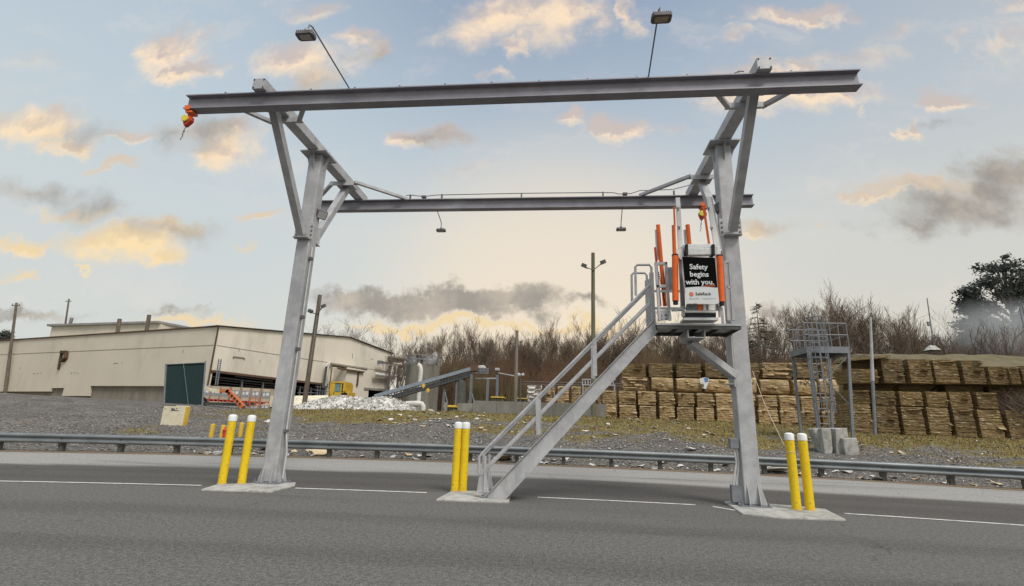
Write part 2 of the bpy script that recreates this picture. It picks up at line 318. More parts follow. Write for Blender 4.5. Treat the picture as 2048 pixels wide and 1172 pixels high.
# ------------------------------------------------------------------ ground
def edgeY(x):
    a = .01 if x < 1 else .014; d = x-1
    lim = -19 if d < 0 else 15
    if (d < lim) if lim < 0 else (d > lim): return 16.9 - a*lim*lim - 2*a*lim*(d-lim)*.5
    return 16.9 - a*d*d
def edge(x): return max(edgeY(x), 2.0 - .0*x)
def yardz(x):
    if x < -14: return 1.66 - .012*(-14-x) if x > -24 else 1.54 + min(.05*(-24-x), .55)
    if x > 6: return max(1.72 - .016*(x-6), 1.3)
    return 1.72
def sst(a, b, x):
    t = min(max((x-a)/(b-a), 0), 1); return t*t*(3-2*t)
CREST = 28.0
def gh(x, y):
    e = edge(x)+.9
    if y < e: return -.006
    t = min((y-e)/(CREST-e), 1)
    z = yardz(x)*(t**.9)
    n = noise.noise(Vector((x*.45, y*.45, 0)))*.10 + noise.noise(Vector((x*1.7, y*1.7, 3)))*.05
    z += n*sst(0, .15, t)*(1 if y < CREST+1 else .3)
    if y > 56: z += sst(56, 102, y)*(4 + 8.0*sst(-30, -12, x))
    return z
def grassmask(x, y):
    e = edge(x); t = (y-e)/(CREST-e)
    n = noise.noise(Vector((x*.22, y*.3, 7)))*.5 + noise.noise(Vector((x*.8, y*1.1, 9)))*.35
    g = sst((.44 if x < -4 else .29) - .09*sst(5, 13, x), .95 - .12*sst(5, 13, x), t + n*.75)
    if x < -14: g *= sst(-22, -14, x)
    if t > 1.25: g *= .4
    return g if t > .12 else 0
def build_ground():
    xs = []; x = -400
    while x < 400:
        xs.append(x); x += 12 if abs(x) > 90 else (4 if abs(x) > 45 else (.55 if -30 < x < 28 else 1.5))
    xs.append(400)
    ys = [-250,-120,-60,-20,-5,0,3,6,8]; y = 10
    while y < 31: ys.append(y); y += .4
    while y < 60: ys.append(y); y += 3
    while y < 200: ys.append(y); y += 8
    ys += [260, 400, 800, 1600]
    v = [(a, b, gh(a, b)) for b in ys for a in xs]; n = len(xs)
    f = [(j*n+i, j*n+i+1, (j+1)*n+i+1, (j+1)*n+i) for j in range(len(ys)-1) for i in range(n-1)]
    me = bpy.data.meshes.new('ground'); me.from_pydata(v, [], f); me.update()
    at = me.attributes.new('grass', 'FLOAT', 'POINT'); at2 = me.attributes.new('wood', 'FLOAT', 'POINT')
    at.data.foreach_set('value', [grassmask(a, b) if 9 < b < 60 else 0 for (a, b, c) in v])
    at2.data.foreach_set('value', [sst(46, 60, b) for (a, b, c) in v])
    for p_ in me.polygons: p_.use_smooth = True
    o = bpy.data.objects.new('ground', me); col.objects.link(o); struct(o)
    m_ = bpy.data.materials.new('gravel_and_grass'); m_.use_nodes = True; nt = m_.node_tree; b = nt.nodes['Principled BSDF']; b.inputs['Roughness'].default_value = .95; b.inputs['Specular IOR Level'].default_value = .15
    t = nt.nodes.new('ShaderNodeTexCoord')
    def N(tp, sc, out, **k):
        n_ = nt.nodes.new(tp); n_.inputs['Scale'].default_value = sc; nt.links.new(t.outputs['Object'], n_.inputs['Vector'])
        for a_, b_ in k.items(): n_.inputs[a_].default_value = b_
        return n_.outputs[out]
    def rmp(s_, st):
        r = nt.nodes.new('ShaderNodeValToRGB'); nt.links.new(s_, r.inputs[0])
        while len(r.color_ramp.elements) < len(st): r.color_ramp.elements.new(.5)
        for e_, (p_, c) in zip(r.color_ramp.elements, st): e_.position = p_; e_.color = rgba(c)
        return r.outputs[0]
    def mx(f_, a_, b_):
        n_ = nt.nodes.new('ShaderNodeMix'); n_.data_type = 'RGBA'
        nt.links.new(f_, n_.inputs[0]); nt.links.new(a_, n_.inputs[6]); nt.links.new(b_, n_.inputs[7]); return n_.outputs[2]
    vor = nt.nodes.new('ShaderNodeTexVoronoi'); vor.inputs['Scale'].default_value = 18; nt.links.new(t.outputs['Object'], vor.inputs['Vector'])
    sepc = nt.nodes.new('ShaderNodeSeparateColor'); nt.links.new(vor.outputs['Color'], sepc.inputs[0])
    grav = rmp(sepc.outputs[0], [(0,(.05,.047,.046)), (.5,(.11,.105,.10)), (.82,(.19,.18,.17)), (1,(.38,.365,.34))])
    dust = rmp(N('ShaderNodeTexNoise', .8, 'Fac', Detail=8, Roughness=.7), [(.35,(.075,.068,.062)), (.5,(.13,.115,.10)), (.68,(.22,.19,.155))])
    mm = nt.nodes.new('ShaderNodeMix'); mm.data_type = 'RGBA'; mm.inputs[0].default_value = .5; nt.links.new(grav, mm.inputs[6]); nt.links.new(dust, mm.inputs[7])
    gr = rmp(N('ShaderNodeTexNoise', 2.2, 'Fac', Detail=9, Roughness=.7), [(.3,(.085,.062,.028)), (.47,(.17,.13,.05)), (.6,(.20,.165,.055)), (.75,(.30,.235,.11))])
    wd = rmp(N('ShaderNodeTexNoise', .25, 'Fac', Detail=8), [(.3,(.05,.032,.02)), (.6,(.10,.065,.035)), (.75,(.10,.085,.04))])
    ga = nt.nodes.new('ShaderNodeAttribute'); ga.attribute_name = 'grass'; wa = nt.nodes.new('ShaderNodeAttribute'); wa.attribute_name = 'wood'
    ns = N('ShaderNodeTexNoise', 5, 'Fac', Detail=8, Roughness=.75)
    ad = nt.nodes.new('ShaderNodeMath'); ad.operation = 'ADD'; nt.links.new(ga.outputs['Fac'], ad.inputs[0]); nt.links.new(ns, ad.inputs[1])
    mr_ = nt.nodes.new('ShaderNodeMapRange'); mr_.inputs[1].default_value = .72; mr_.inputs[2].default_value = 1.0; nt.links.new(ad.outputs[0], mr_.inputs[0])
    c = mx(mr_.outputs[0], mm.outputs[2], gr); c = mx(wa.outputs['Fac'], c, wd)
    nt.links.new(c, b.inputs['Base Color'])
    bp = nt.nodes.new('ShaderNodeBump'); bp.inputs['Strength'].default_value = 1; bp.inputs['Distance'].default_value = .05
    nt.links.new(vor.outputs['Distance'], bp.inputs['Height']); nt.links.new(bp.outputs[0], b.inputs['Normal'])
    me.materials.append(m_); return o
build_ground()
def strip(name, fa, fb, z, m_, x0=-120, x1=120, step=1.5):
    mb = MB(); xs = []; x = x0
    while x < x1+.01: xs.append(x); x += step
    mb.v = [Vector((x, fa(x), z)) for x in xs] + [Vector((x, fb(x), z)) for x in xs]; n = len(xs)
    mb.f = [(i, i+1, n+i+1, n+i) for i in range(n-1)]
    o = mb.build(name, m_, fix=False)
    at = o.data.attributes.new('across', 'FLOAT', 'POINT'); at.data.foreach_set('value', [v.y-edge(v.x) for v in mb.v])
    return struct(o)
def road_material():
    m_ = bpy.data.materials.new('road_surface'); m_.use_nodes = True; nt = m_.node_tree; b = nt.nodes['Principled BSDF']; b.inputs['Roughness'].default_value = .88; b.inputs['Specular IOR Level'].default_value = .25
    t = nt.nodes.new('ShaderNodeTexCoord'); at = nt.nodes.new('ShaderNodeAttribute'); at.attribute_name = 'across'
    def N(sc, st=(1,1,1), det=6, rough=.6):
        mp = nt.nodes.new('ShaderNodeMapping'); mp.inputs['Scale'].default_value = st; nt.links.new(t.outputs['Object'], mp.inputs[0])
        n_ = nt.nodes.new('ShaderNodeTexNoise'); n_.inputs['Scale'].default_value = sc; n_.inputs['Detail'].default_value = det; n_.inputs['Roughness'].default_value = rough; nt.links.new(mp.outputs[0], n_.inputs['Vector']); return n_.outputs['Fac']
    def mth(op, a, b_):
        n_ = nt.nodes.new('ShaderNodeMath'); n_.operation = op
        for k, x in enumerate((a, b_)):
            if isinstance(x, (int, float)): n_.inputs[k].default_value = x
            else: nt.links.new(x, n_.inputs[k])
        return n_.outputs[0]
    def rg(x, lo, hi, a=0, c=1):
        n_ = nt.nodes.new('ShaderNodeMapRange'); n_.interpolation_type = 'SMOOTHSTEP'; n_.inputs[1].default_value = lo; n_.inputs[2].default_value = hi; n_.inputs[3].default_value = a; n_.inputs[4].default_value = c; nt.links.new(x, n_.inputs[0]); return n_.outputs[0]
    def mx(f_, a, b_, bl='MIX'):
        n_ = nt.nodes.new('ShaderNodeMix'); n_.data_type = 'RGBA'; n_.blend_type = bl
        for s_, x in ((n_.inputs[0], f_), (n_.inputs[6], a), (n_.inputs[7], b_)):
            if isinstance(x, (int, float)): s_.default_value = x
            elif isinstance(x, tuple): s_.default_value = rgba(x)
            else: nt.links.new(x, s_)
        return n_.outputs[2]
    wob = mth('ADD', at.outputs['Fac'], mth('MULTIPLY', mth('SUBTRACT', N(.9, (.22,1,1)), .5), 1.5))
    c = mx(rg(wob, -7.4, -6.9), (.108,.104,.099), (.078,.072,.066))
    c = mx(rg(wob, -4.25, -3.45), c, (.255,.246,.232))
    c = mx(rg(wob, -.35, .1), c, (.20,.165,.12))
    # tyre tracks, each a pair of darker bands along the lanes
    for u0 in (-11.6, -9.6, -6.2, -4.9):
        d = mth('ABSOLUTE', mth('SUBTRACT', wob, u0), 0); c = mx(rg(d, .55, .05, 0, .34), c, (.050,.047,.044))
    c = mx(rg(N(.55, (.13,1,1), 8, .65), .52, .72, 0, .55), c, (.060,.056,.052))       # long stains
    c = mx(rg(N(.5, (.3,1,1), 7, .7), .60, .72, 0, .4), c, (.17,.163,.153))            # pale worn dust
    c = mx(rg(N(2.3, (1,1,1), 5, .7), .66, .72, 0, .7), c, (.035,.033,.031))           # oil drips
    v = nt.nodes.new('ShaderNodeTexVoronoi'); v.feature = 'DISTANCE_TO_EDGE'; v.inputs['Scale'].default_value = .42
    nz = nt.nodes.new('ShaderNodeTexNoise'); nz.inputs['Scale'].default_value = 1.4; nz.inputs['Detail'].default_value = 6; nt.links.new(t.outputs['Object'], nz.inputs['Vector'])
    va = nt.nodes.new('ShaderNodeVectorMath'); va.operation = 'MULTIPLY_ADD'; nt.links.new(nz.outputs['Color'], va.inputs[0]); va.inputs[1].default_value = (1.3,1.3,0); nt.links.new(t.outputs['Object'], va.inputs[2]); nt.links.new(va.outputs[0], v.inputs['Vector'])
    ck = mth('MULTIPLY', rg(v.outputs['Distance'], .010, .003), rg(N(.35), .50, .60)); c = mx(mth('MULTIPLY', ck, .35), c, (.022,.021,.020))
    gr = N(55, (1,1,1), 2, .5); gr2 = N(19, (1,1,1), 3, .6)
    c = mx(1.0, c, mx(rg(gr, .34, .66), (.70,.70,.70), (1.34,1.33,1.32)), 'MULTIPLY'); c = mx(1.0, c, mx(rg(gr2, .35, .65), (.80,.80,.80), (1.2,1.2,1.2)), 'MULTIPLY')
    nt.links.new(c, b.inputs['Base Color'])
    bp = nt.nodes.new('ShaderNodeBump'); bp.inputs['Strength'].default_value = .5; bp.inputs['Distance'].default_value = .01; nt.links.new(gr, bp.inputs['Height']); nt.links.new(bp.outputs[0], b.inputs['Normal'])
    return m_
M['asphalt'] = M['patch'] = M['shoulder'] = road_material()
lineY = lambda x: edge(x)-7.15
strip('road', lambda x: -9.0, lambda x: lineY(x), 0.0, M['asphalt'])
strip('worn_lane', lambda x: lineY(x), lambda x: edge(x)-3.8, 0.0, M['patch'])
strip('road_shoulder', lambda x: edge(x)-3.8, lambda x: edge(x)+.02*math.sin(x*3), 0.0, M['shoulder'])
strip('dirt_verge', lambda x: edge(x)+.02*math.sin(x*3), lambda x: edge(x)+.75+.2*math.sin(x*1.3)+.12*math.sin(x*4.1), 0.004, M['dirt'], step=.3)
LX = [(-70,-6.42), (-4.95,-2.3), (-.45,2.62), (4.75, 60)]
for i, (a, b) in enumerate(LX):
    strip('road_marking', lambda x: lineY(x)-.04, lambda x: lineY(x)+.04, 0.005, M['paint'], a, b, .35)
strip('road_marking', lambda x: 9.62 - (x-2.62)*1.2 -.04, lambda x: 9.62-(x-2.62)*1.2+.06, 0.005, M['paint'], 2.62, 2.95, .11)

# concrete islands
def pad(name, pts, label, h=.03):
    pts = [Gz(u, v, h) for u, v in pts]
    c = sum(pts, Vector())/len(pts); c.z = 0
    mb = MB().prism([Vector((p_.x, p_.y, -.02)) for p_ in pts], (0,0,h+.02))
    o = mb.build(name, M['concrete'], loc=c, bevel=.015); tag(o, label, 'concrete pad'); return o
pad('concrete_pad', [(402,978),(434,968),(592,964),(590,970),(543,982)], 'concrete pad under the left gantry column and its two yellow bollards')
pad('concrete_pad', [(872,998),(905,980),(1023,983),(1018,1003)], 'concrete pad under the foot of the steel stair')
pad('concrete_pad', [(1448,1002),(1475,1002),(1600,1012),(1652,1018),(1692,1038),(1560,1034),(1484,1026)], 'concrete pad under the right gantry column and its two yellow bollards')

random.seed(4)
# loose stones and grass (stuff)
def scatter_stones(n=30000):
    mb = MB(); V = []; Fc = []
    for i in range(n):
        x = random.uniform(-24, 24); e = edge(x); y = random.uniform(e+.75, CREST+.5)
        if random.random() < grassmask(x, y)*.9: continue
        r = random.choice((.018,.022,.027,.03,.034,.04,.055)) ; z = gh(x, y)+r*.3; o = len(V)
        a = random.random()*6.28
        pts = [(math.cos(a+k*1.57)*r*random.uniform(.7,1.4), math.sin(a+k*1.57)*r*random.uniform(.7,1.4), random.uniform(-.2,.2)*r) for k in range(4)]
        V += [(x+p_[0], y+p_[1], z+p_[2]) for p_ in pts] + [(x+random.uniform(-.3,.3)*r, y+random.uniform(-.3,.3)*r, z+r*random.uniform(.4,.8))]
        Fc += [(o, o+1, o+4), (o+1, o+2, o+4), (o+2, o+3, o+4), (o+3, o, o+4)]
    mb.v = [Vector(a) for a in V]; mb.f = Fc
    o = mb.build('gravel', M['stone'], fix=False); tag(o, 'loose grey gravel covering the bank behind the guardrail', 'gravel', kind='stuff')
scatter_stones()
def scatter_grass(n=42000):
    V = []; Fc = []
    for i in range(n):
        x = random.uniform(-24, 26); e = edge(x); y = random.uniform(e+1.2, CREST+3)
        if random.random() > grassmask(x, y)*1.1: continue
        z = gh(x, y); h = random.uniform(.04,.13); a = random.random()*6.28; b = random.uniform(.012,.03)
        l = random.uniform(-.06,.06); l2 = random.uniform(-.06,.06); o = len(V)
        V += [(x-math.cos(a)*b, y-math.sin(a)*b, z), (x+math.cos(a)*b, y+math.sin(a)*b, z), (x+l, y+l2, z+h)]; Fc.append((o, o+1, o+2))
    mb = MB(); mb.v = [Vector(a) for a in V]; mb.f = Fc
    tag(mb.build('grass', M['grass'], fix=False), 'short dry yellow green grass along the top of the gravel bank', 'grass', kind='stuff')
scatter_grass()
def scatter_crumbs(n=1500):
    for nm, mm_, k in (('paper_crumbs', M['paper'], n), ('cardboard_crumbs', M['card_scrap'], n//2)):
        V = []; Fc = []
        for i in range(k):
            x = random.uniform(-14, 22); e = edge(x); y = e+.5+random.random()**1.6*(CREST-e+1); s_ = random.uniform(.012, .035); z = gh(x, y)+.03; o = len(V)
            for j in range(4): a = j*1.571+random.uniform(-.4,.4); V.append(Vector((x+math.cos(a)*s_*random.uniform(.6,1.6), y+math.sin(a)*s_, z+random.uniform(-.02,.03))))
            Fc.append((o, o+1, o+2, o+3))
        mb = MB(); mb.v = V; mb.f = Fc; tag(mb.build(nm, mm_, fix=False), 'tiny ' + ('whitish paper' if nm[0] == 'p' else 'tan cardboard') + ' crumbs strewn all over the gravel bank', 'debris', kind='stuff')
scatter_crumbs()
# scraps of paper and cardboard
def scrap_mesh(seed, m_, name, s=.16):
    rn = random.Random(seed); mb = MB(); n = 7
    pts = [Vector((math.cos(k*6.28/n)*s*rn.uniform(.6,1.25), math.sin(k*6.28/n)*s*.75*rn.uniform(.6,1.25), rn.uniform(0,.4)*s)) for k in range(n)]
    c = Vector((0,0,s*.25)); mb.v = pts+[c]+[p_-Vector((0,0,.012)) for p_ in pts]+[c-Vector((0,0,.012))]
    mb.f = [(k, (k+1) % n, n) for k in range(n)] + [((k+1) % n+n+1, k+n+1, 2*n+1) for k in range(n)] + [(k, k+n+1, (k+1) % n+n+1, (k+1) % n) for k in range(n)]
    o = mb.build(name, m_, fix=False); return o
SP = [scrap_mesh(s, M['paper'], 'paper_scrap') for s in range(4)] + [scrap_mesh(s+20, M['card_scrap'], 'cardboard_scrap') for s in range(3)]
for o in SP[:4]: tag(o, 'small scrap of whitish waste paper blown onto the gravel bank', 'litter', 'paper scraps blown over the bank')
for o in SP[4:]: tag(o, 'small torn scrap of brown cardboard lying on the gravel bank', 'litter', 'cardboard scraps blown over the bank')
used = [0]*7
def put_scrap(k, x, y, s):
    o = SP[k] if not used[k] else SP[k].copy()
    if used[k]: col.objects.link(o)
    used[k] = 1; o.location = (x, y, gh(x, y)+.02); o.rotation_euler = (random.uniform(-.3,.5), random.uniform(-.3,.3), random.random()*6.28); o.scale = (s, s, s)
for i in range(240):
    k = random.choice((0,1,2,3,0,1,2,3,4,5,6))
    r = random.random()
    if r < .4: x = random.uniform(-12, 13); y = edge(x)+random.uniform(.6, 1.6)
    elif r < .75: x = random.uniform(-9.5, -3); y = random.uniform(23, 29)
    else: x = random.uniform(-2, 16); y = random.uniform(20, 29)
    put_scrap(k, x, y, random.uniform(.4, 1.15))
for u, v, s, k, lab in [(637,908,2.2,4,'large flattened sheet of tan cardboard by the guardrail foot right of the left column'), (1010,920,2.6,5,'large torn tan cardboard sheet lying behind the guardrail beside the stair foot'),
                   (1555,945,2.7,0,'large crumpled cream paper sheet left of the right hand bollards'), (1383,900,1.7,1,'crumpled white paper sheet lying on the bare gravel left of the right column'),
                   (542,843,1.9,2,'bright white paper sheet lying on the grass left of the left column')]:
    d = ray(u, v); t = 14
    while True:
        p_ = CAM+d*t
        if p_.z < gh(p_.x, p_.y)+.03 or t > 60: break
        t += .05
    o = SP[k].copy(); col.objects.link(o); o.location = (p_.x, p_.y, gh(p_.x, p_.y)+.04); o.scale = (s, s, s); o.rotation_euler = (.35, .05, u*.01)
    if 'group' in o: del o['group']
    o['label'] = lab

# ------------------------------------------------------------------ guardrail
gr = thing('guardrail', 'long galvanised W beam guardrail on short posts along the far road edge', 'guardrail', (0, edge(0)+.45, 0))
prof = [(.035,.505),(-.0,.515),(-.04,.49),(-.055,.46),(-.05,.435),(0,.40),(.02,.37),(0,.34),(-.055,.30),(-.055,.275),(-.035,.25),(0,.235)]
mb = MB(); xs = [x*.5 for x in range(-100, 91)]
for x in xs:
    for (a, z) in prof: mb.v.append(Vector((x, edge(x)+.45+a, z+.015)))
k = len(prof)
for i in range(len(xs)-1):
    for j in range(k-1): mb.f.append((i*k+j, (i+1)*k+j, (i+1)*k+j+1, i*k+j+1))
rb = mb.build('rail', M['rail'], gr, smooth=True); md = rb.modifiers.new('solid', 'SOLIDIFY'); md.thickness = .008
sp = MB()
x = -45.2
while x < 44:
    y = edge(x)+.58
    MB().bb(x-.06, x+.06, y-.075, y+.075, -.1, .47).build('post', M['post'], gr)
    MB().bb(x-.05, x+.05, y-.12, y-.075, .2, .46).build('spacer_block', M['post'], gr)
    x += 1.56

# ------------------------------------------------------------------ truck gantry
XL, XR, D, ZC = -5.665, 3.333, 9.82, 7.156
CW = .30
g = thing('truck_gantry', 'tall galvanised steel gantry with two columns and two long overhead beams over the road', 'gantry', ((XL+XR)/2, D, 0))
def ibeam(x0, x1, yc, ztop, name, hb=.30, fw=.2, tf=.022):
    mb = MB(); mb.bb(x0, x1, yc-fw/2, yc+fw/2, ztop-tf, ztop); mb.bb(x0, x1, yc-fw/2, yc+fw/2, ztop-hb, ztop-hb+tf)
    mb.bb(x0, x1, yc-.008, yc+.008, ztop-hb+tf, ztop-tf)
    return mb.build(name, M['galvbeam'], g)
YF, YRR = 7.60, 12.23
fb = ibeam(-7.17, 4.868, YF, ZC, 'runway_beam'); rbm = ibeam(-6.78, 4.82, YRR, ZC, 'runway_beam')
for x in [-6.4+.85*i for i in range(13)]: MB().bb(x-.015, x+.015, YF-.07, YF-.045, ZC, ZC+.05).build('bolt', M['galv_dark'], fb)
for xc in (XL, XR):
    s = 1 if xc == XL else -1
    c = MB().bb(xc-CW/2, xc+CW/2, D-CW/2, D+CW/2, .05, ZC-.03).build('column', M['galv'], g, bevel=.02)
    MB().bb(xc-.26, xc+.26, D-.26, D+.26, .028, .05).build('base_plate', M['galv_dark'], c)
    gs = MB()
    for ax in (-1, 1):
        for k in (-.09, .09):
            gs.prism([(xc+ax*CW/2, D+k-.006, .05), (xc+ax*.245, D+k-.006, .05), (xc+ax*.245, D+k-.006, .07), (xc+ax*CW/2, D+k-.006, .40)], (0,.012,0))
            gs.prism([(xc+k-.006, D+ax*CW/2, .05), (xc+k-.006, D+ax*.245, .05), (xc+k-.006, D+ax*.245, .07), (xc+k-.006, D+ax*CW/2, .40)], (.012,0,0))
    gs.build('base_gusset', M['galv'], c)
    for a in (-.22, .22):
        for b in (-.22, .22): MB().lathe((xc+a, D+b, .049), [(.022,0),(.022,.03),(.012,.03),(.012,.07)], 8).build('anchor_bolt', M['galv_dark'], c)
    MB().bb(xc-.30, xc+.30, D-.30, D+.30, ZC-.03, ZC).build('cap_plate', M['galv'], c)
    for ax in (-1, 1):
        MB().prism([(xc+ax*CW/2, D-.006, ZC-.03), (xc+ax*.28, D-.006, ZC-.03), (xc+ax*CW/2, D-.006, ZC-.42)], (0,.012,0)).build('cap_gusset', M['galv'], c)
        MB().prism([(xc-.006, D+ax*CW/2, ZC-.03), (xc-.006, D+ax*.28, ZC-.03), (xc-.006, D+ax*CW/2, ZC-.42)], (.012,0,0)).build('cap_gusset', M['galv'], c)
    # cross beam
    WC, HC = .243, .2245
    cb = MB().bb(xc-WC/2, xc+WC/2, 7.43, 12.42, ZC+.002, ZC+HC).build('cross_beam', M['galv'], g, bevel=.012)
    for y0, y1 in ((7.412, 7.43), (12.42, 12.438)): MB().bb(xc-WC/2+.004, xc+WC/2-.004, y0, y1, ZC+.006, ZC+HC-.004).build('end_cap', M['galv'], cb)
    for a in (-.095, .095):
        for z in (.03, .195): MB().box((xc+a, 7.408, ZC+z), (.022, .012, .022)).build('end_cap_bolt', M['black'], cb)
    tp = MB()
    for a in (-1, 1): tp.prism([(xc+a*(WC/2+.001), D-.5, ZC+.02), (xc+a*(WC/2+.001), D+.3, ZC+.02), (xc+a*(WC/2+.001), D+.2, ZC+HC-.02), (xc+a*(WC/2+.001), D+.05, ZC+HC-.02)], (a*.008,0,0))
    tp.build('stiffener_plate', M['galv'], cb)
    # brace shelves and plan knee braces
    for ys, yb, reach in ((8.40, YF+.03, .86), (11.15, YRR-.03, 1.25)):
        sh = MB(); sh.bb(xc-.33, xc+.33, ys-.10, ys+.10, ZC-.016, ZC-.002); sh.bb(xc-.33, xc+.33, ys-.10, ys-.088, ZC-.11, ZC-.016)
        sh.build('brace_shelf', M['galv'], cb)
        for a in (-1, 1):
            kb = MB(); p0 = Vector((xc+a*.29, ys+.02*(1 if yb > ys else -1), ZC+.035)); p1 = Vector((xc+a*(reach if a*s < 0 or yb < ys else reach+.10), yb, ZC+.035))
            if yb < ys: p0.z = p1.z = ZC-.055; 
            kb.bar(p0, p1, .085, .07); kb.build('knee_brace', M['galv'], g)
    # struts
    zb = 5.07
    for ya, yt, sgn in ((D-CW/2, 7.95, -1), (D+CW/2, 11.36, 1)):
        p0 = Vector((xc, ya+sgn*.10, zb+.06)); p1 = Vector((xc, yt, ZC-.045))
        st = MB().bar(p0, p1, .155, .155, (0,1,0)).build('strut', M['galv'], g, bevel=.008)
        bp_ = MB(); bp_.bb(xc-.21, xc+.21, ya+sgn*.002 if sgn > 0 else ya-.016, ya+.016 if sgn > 0 else ya-.002, zb-.02, zb+.36)
        bp_.bb(xc-.16, xc+.16, ya+(.018 if sgn > 0 else -.16), ya+(.16 if sgn > 0 else -.018), zb-.032, zb-.014)
        bp_.build('strut_plate', M['galv'], st)
        for a in (-.17, .17):
            for z in (.07, .17, .27): MB().box((xc+a, ya+sgn*.022, zb+z), (.034, .014, .034)).build('plate_bolt', M['lamp'], st)
        MB().bb(xc-.22, xc+.22, yt-.14, yt+.14, ZC-.03, ZC-.003).build('strut_head_plate', M['galv'], st)
# conduit on the rear beam
cz = ZC+.14
pts = [P(812,391,12.2), P(822,390,12.2), P(838,392,12.2), P(856,392,12.2), P(872,390,12.2), P(1043,386.5,12.2), P(1205,385,12.2), P(1228,385.5,12.2), P(1238,388,12.2), P(1262,387,12.2), P(1280,381,12.2), P(1345,379,12.2), P(1380,370,12.2)]
cn = MB().tube(pts, .012, 6).build('conduit', M['galv_dark'], g)
cs = MB()
for u in (821, 884, 1043, 1206, 1348): a = P(u, 389, 12.2); cs.bb(a.x-.018, a.x+.018, 12.17, 12.23, ZC, ZC+.15)
for u in (848, 1250): a = P(u, 391, 12.2); cs.bb(a.x-.06, a.x+.06, 12.15, 12.25, ZC+.06, ZC+.11); cs.bb(a.x-.015, a.x+.015, 12.18, 12.22, ZC, ZC+.06)
cs.build('conduit_clip', M['lamp'], cn)
MB().tube([P(1488,143,7.62), P(1478,142,7.64), P(1468,147,7.64), P(1462,150,7.64)], .01, 6).build('conduit', M['galv_dark'], g)
# conduits and boxes on the columns
xe = XL+CW/2+.03
MB().tube([(xe, D-.05, 4.9), (xe, D-.05, 1.1), (xe+.01, D-.05, .95), (xe+.07, D-.05, .62), (xe+.06, D-.05, .12)], .017, 8).build('conduit', M['alu'], g, smooth=True)
for z in (.98, 2.62, 3.3, 4.6): MB().bb(XL+CW/2-.005, XL+CW/2+.06, D-.10, D, z, z+.06).build('conduit_clamp', M['lamp'], g)
xj = XR-CW/2-.085
MB().bb(xj-.08, xj+.08, D-.12, D+.0, .98, 1.16).build('junction_box', M['galv_dark'], g, bevel=.01)
MB().tube([(xj, D-.06, .98), (xj+.02, D-.06, .75), (xj-.01, D-.06, .6), (xj-.06, D-.06, .42), (xj-.06, D-.06, .08)], .018, 8).build('conduit', M['alu'], g, smooth=True)
MB().tube([(xj+.045, D-.06, .98), (xj+.06, D-.06, .75), (xj+.04, D-.06, .6), (xj-.01, D-.06, .40), (xj+.01, D-.06, .08)], .018, 8).build('conduit', M['alu'], g, smooth=True)
MB().bb(xj-.11, xj+.06, D-.11, D, .08, .36).build('conduit_box', M['galv_dark'], g)

# lamps on the gantry
def head_lamp(name, label, beam_pt, end, drop, lensm):
    t = thing(name, label, 'lamp', beam_pt)
    b = Vector(beam_pt); e = Vector(end)
    MB().tube([b, e, e+Vector((0, (e.y-b.y)*.06, -.04)), e+Vector((0, (e.y-b.y)*.09, -drop))], .0125, 8).build('arm', M['galv_dark'], t, smooth=True)
    c = e+Vector((0, (e.y-b.y)*.09, -drop-.05))
    h = MB(); n = 4
    outl = [(-.14,-.055),(-.11,-.085),(.11,-.085),(.14,-.055),(.14,.055),(.11,.085),(-.11,.085),(-.14,.055)]
    h.prism([(c.x+a, c.y+b_, c.z-.035) for a, b_ in outl], (0,0,.05))
    for i in range(9): h.bb(c.x-.12+i*.03-.003, c.x-.12+i*.03+.003, c.y-.07, c.y+.07, c.z+.015, c.z+.045)
    hd = h.build('housing', M['lamp'], t)
    MB().bb(c.x-.088, c.x+.088, c.y-.05, c.y+.05, c.z-.044, c.z-.036).build('lens', lensm, hd)
    MB().lathe((c.x, c.y, c.z+.05), [(.035,0),(.035,.05),(.02,.06)], 10).build('mount', M['galv'], hd)
    return t
head_lamp('gantry_lamp', 'flat lamp with pale lens on a thin arm over the front beam, upper left', (-3.95, 7.6, ZC+.02), (-3.92, 6.08, ZC+.03), .22, M['lens'])
head_lamp('gantry_lamp', 'flat lamp with amber lens on a thin arm over the front beam, upper right', (1.45, 7.6, ZC+.02), (1.36, 6.10, ZC+.03), .20, M['lensamber'])
head_lamp('gantry_lamp', 'small lamp hanging under the rear beam on a bent arm, toward the left column', (-3.57, 12.25, ZC-.0), (-3.72, 13.7, ZC+.03), .22, M['lens'])
head_lamp('gantry_lamp', 'small lamp hanging under the rear beam on a bent arm, near the raised gangway', (1.56, 12.25, ZC-.0), (1.68, 13.72, ZC+.03), .22, M['lens'])
def flood(name, label, c, aim, s=1.0):
    t = thing(name, label, 'floodlight', c); a = Vector(aim).normalized(); x = a.cross(Vector((0,0,1))).normalized(); z = x.cross(a)
    Mx = Matrix((x, a, z)).transposed(); c = Vector(c)
    h = MB().box(c, (.24*s, .17*s, .2*s), Mx).build('housing', M['lamp'], t, bevel=.02*s)
    MB().box(c+a*.088*s, (.19*s, .012, .15*s), Mx).build('lens', M['signwhite'], h)
    MB().tube([c-a*.08*s, c-a*.16*s-Vector((0,0,.04))], .018, 6).build('bracket', M['lamp'], t)
flood('column_floodlight', 'dark square floodlight on the left gantry column', P(642,428,9.9), (.55,-.45,-.55))
flood('column_floodlight', 'dark square floodlight on the right gantry column behind the gangway', P(1438,418,9.9), (-.8,.45,-.45))

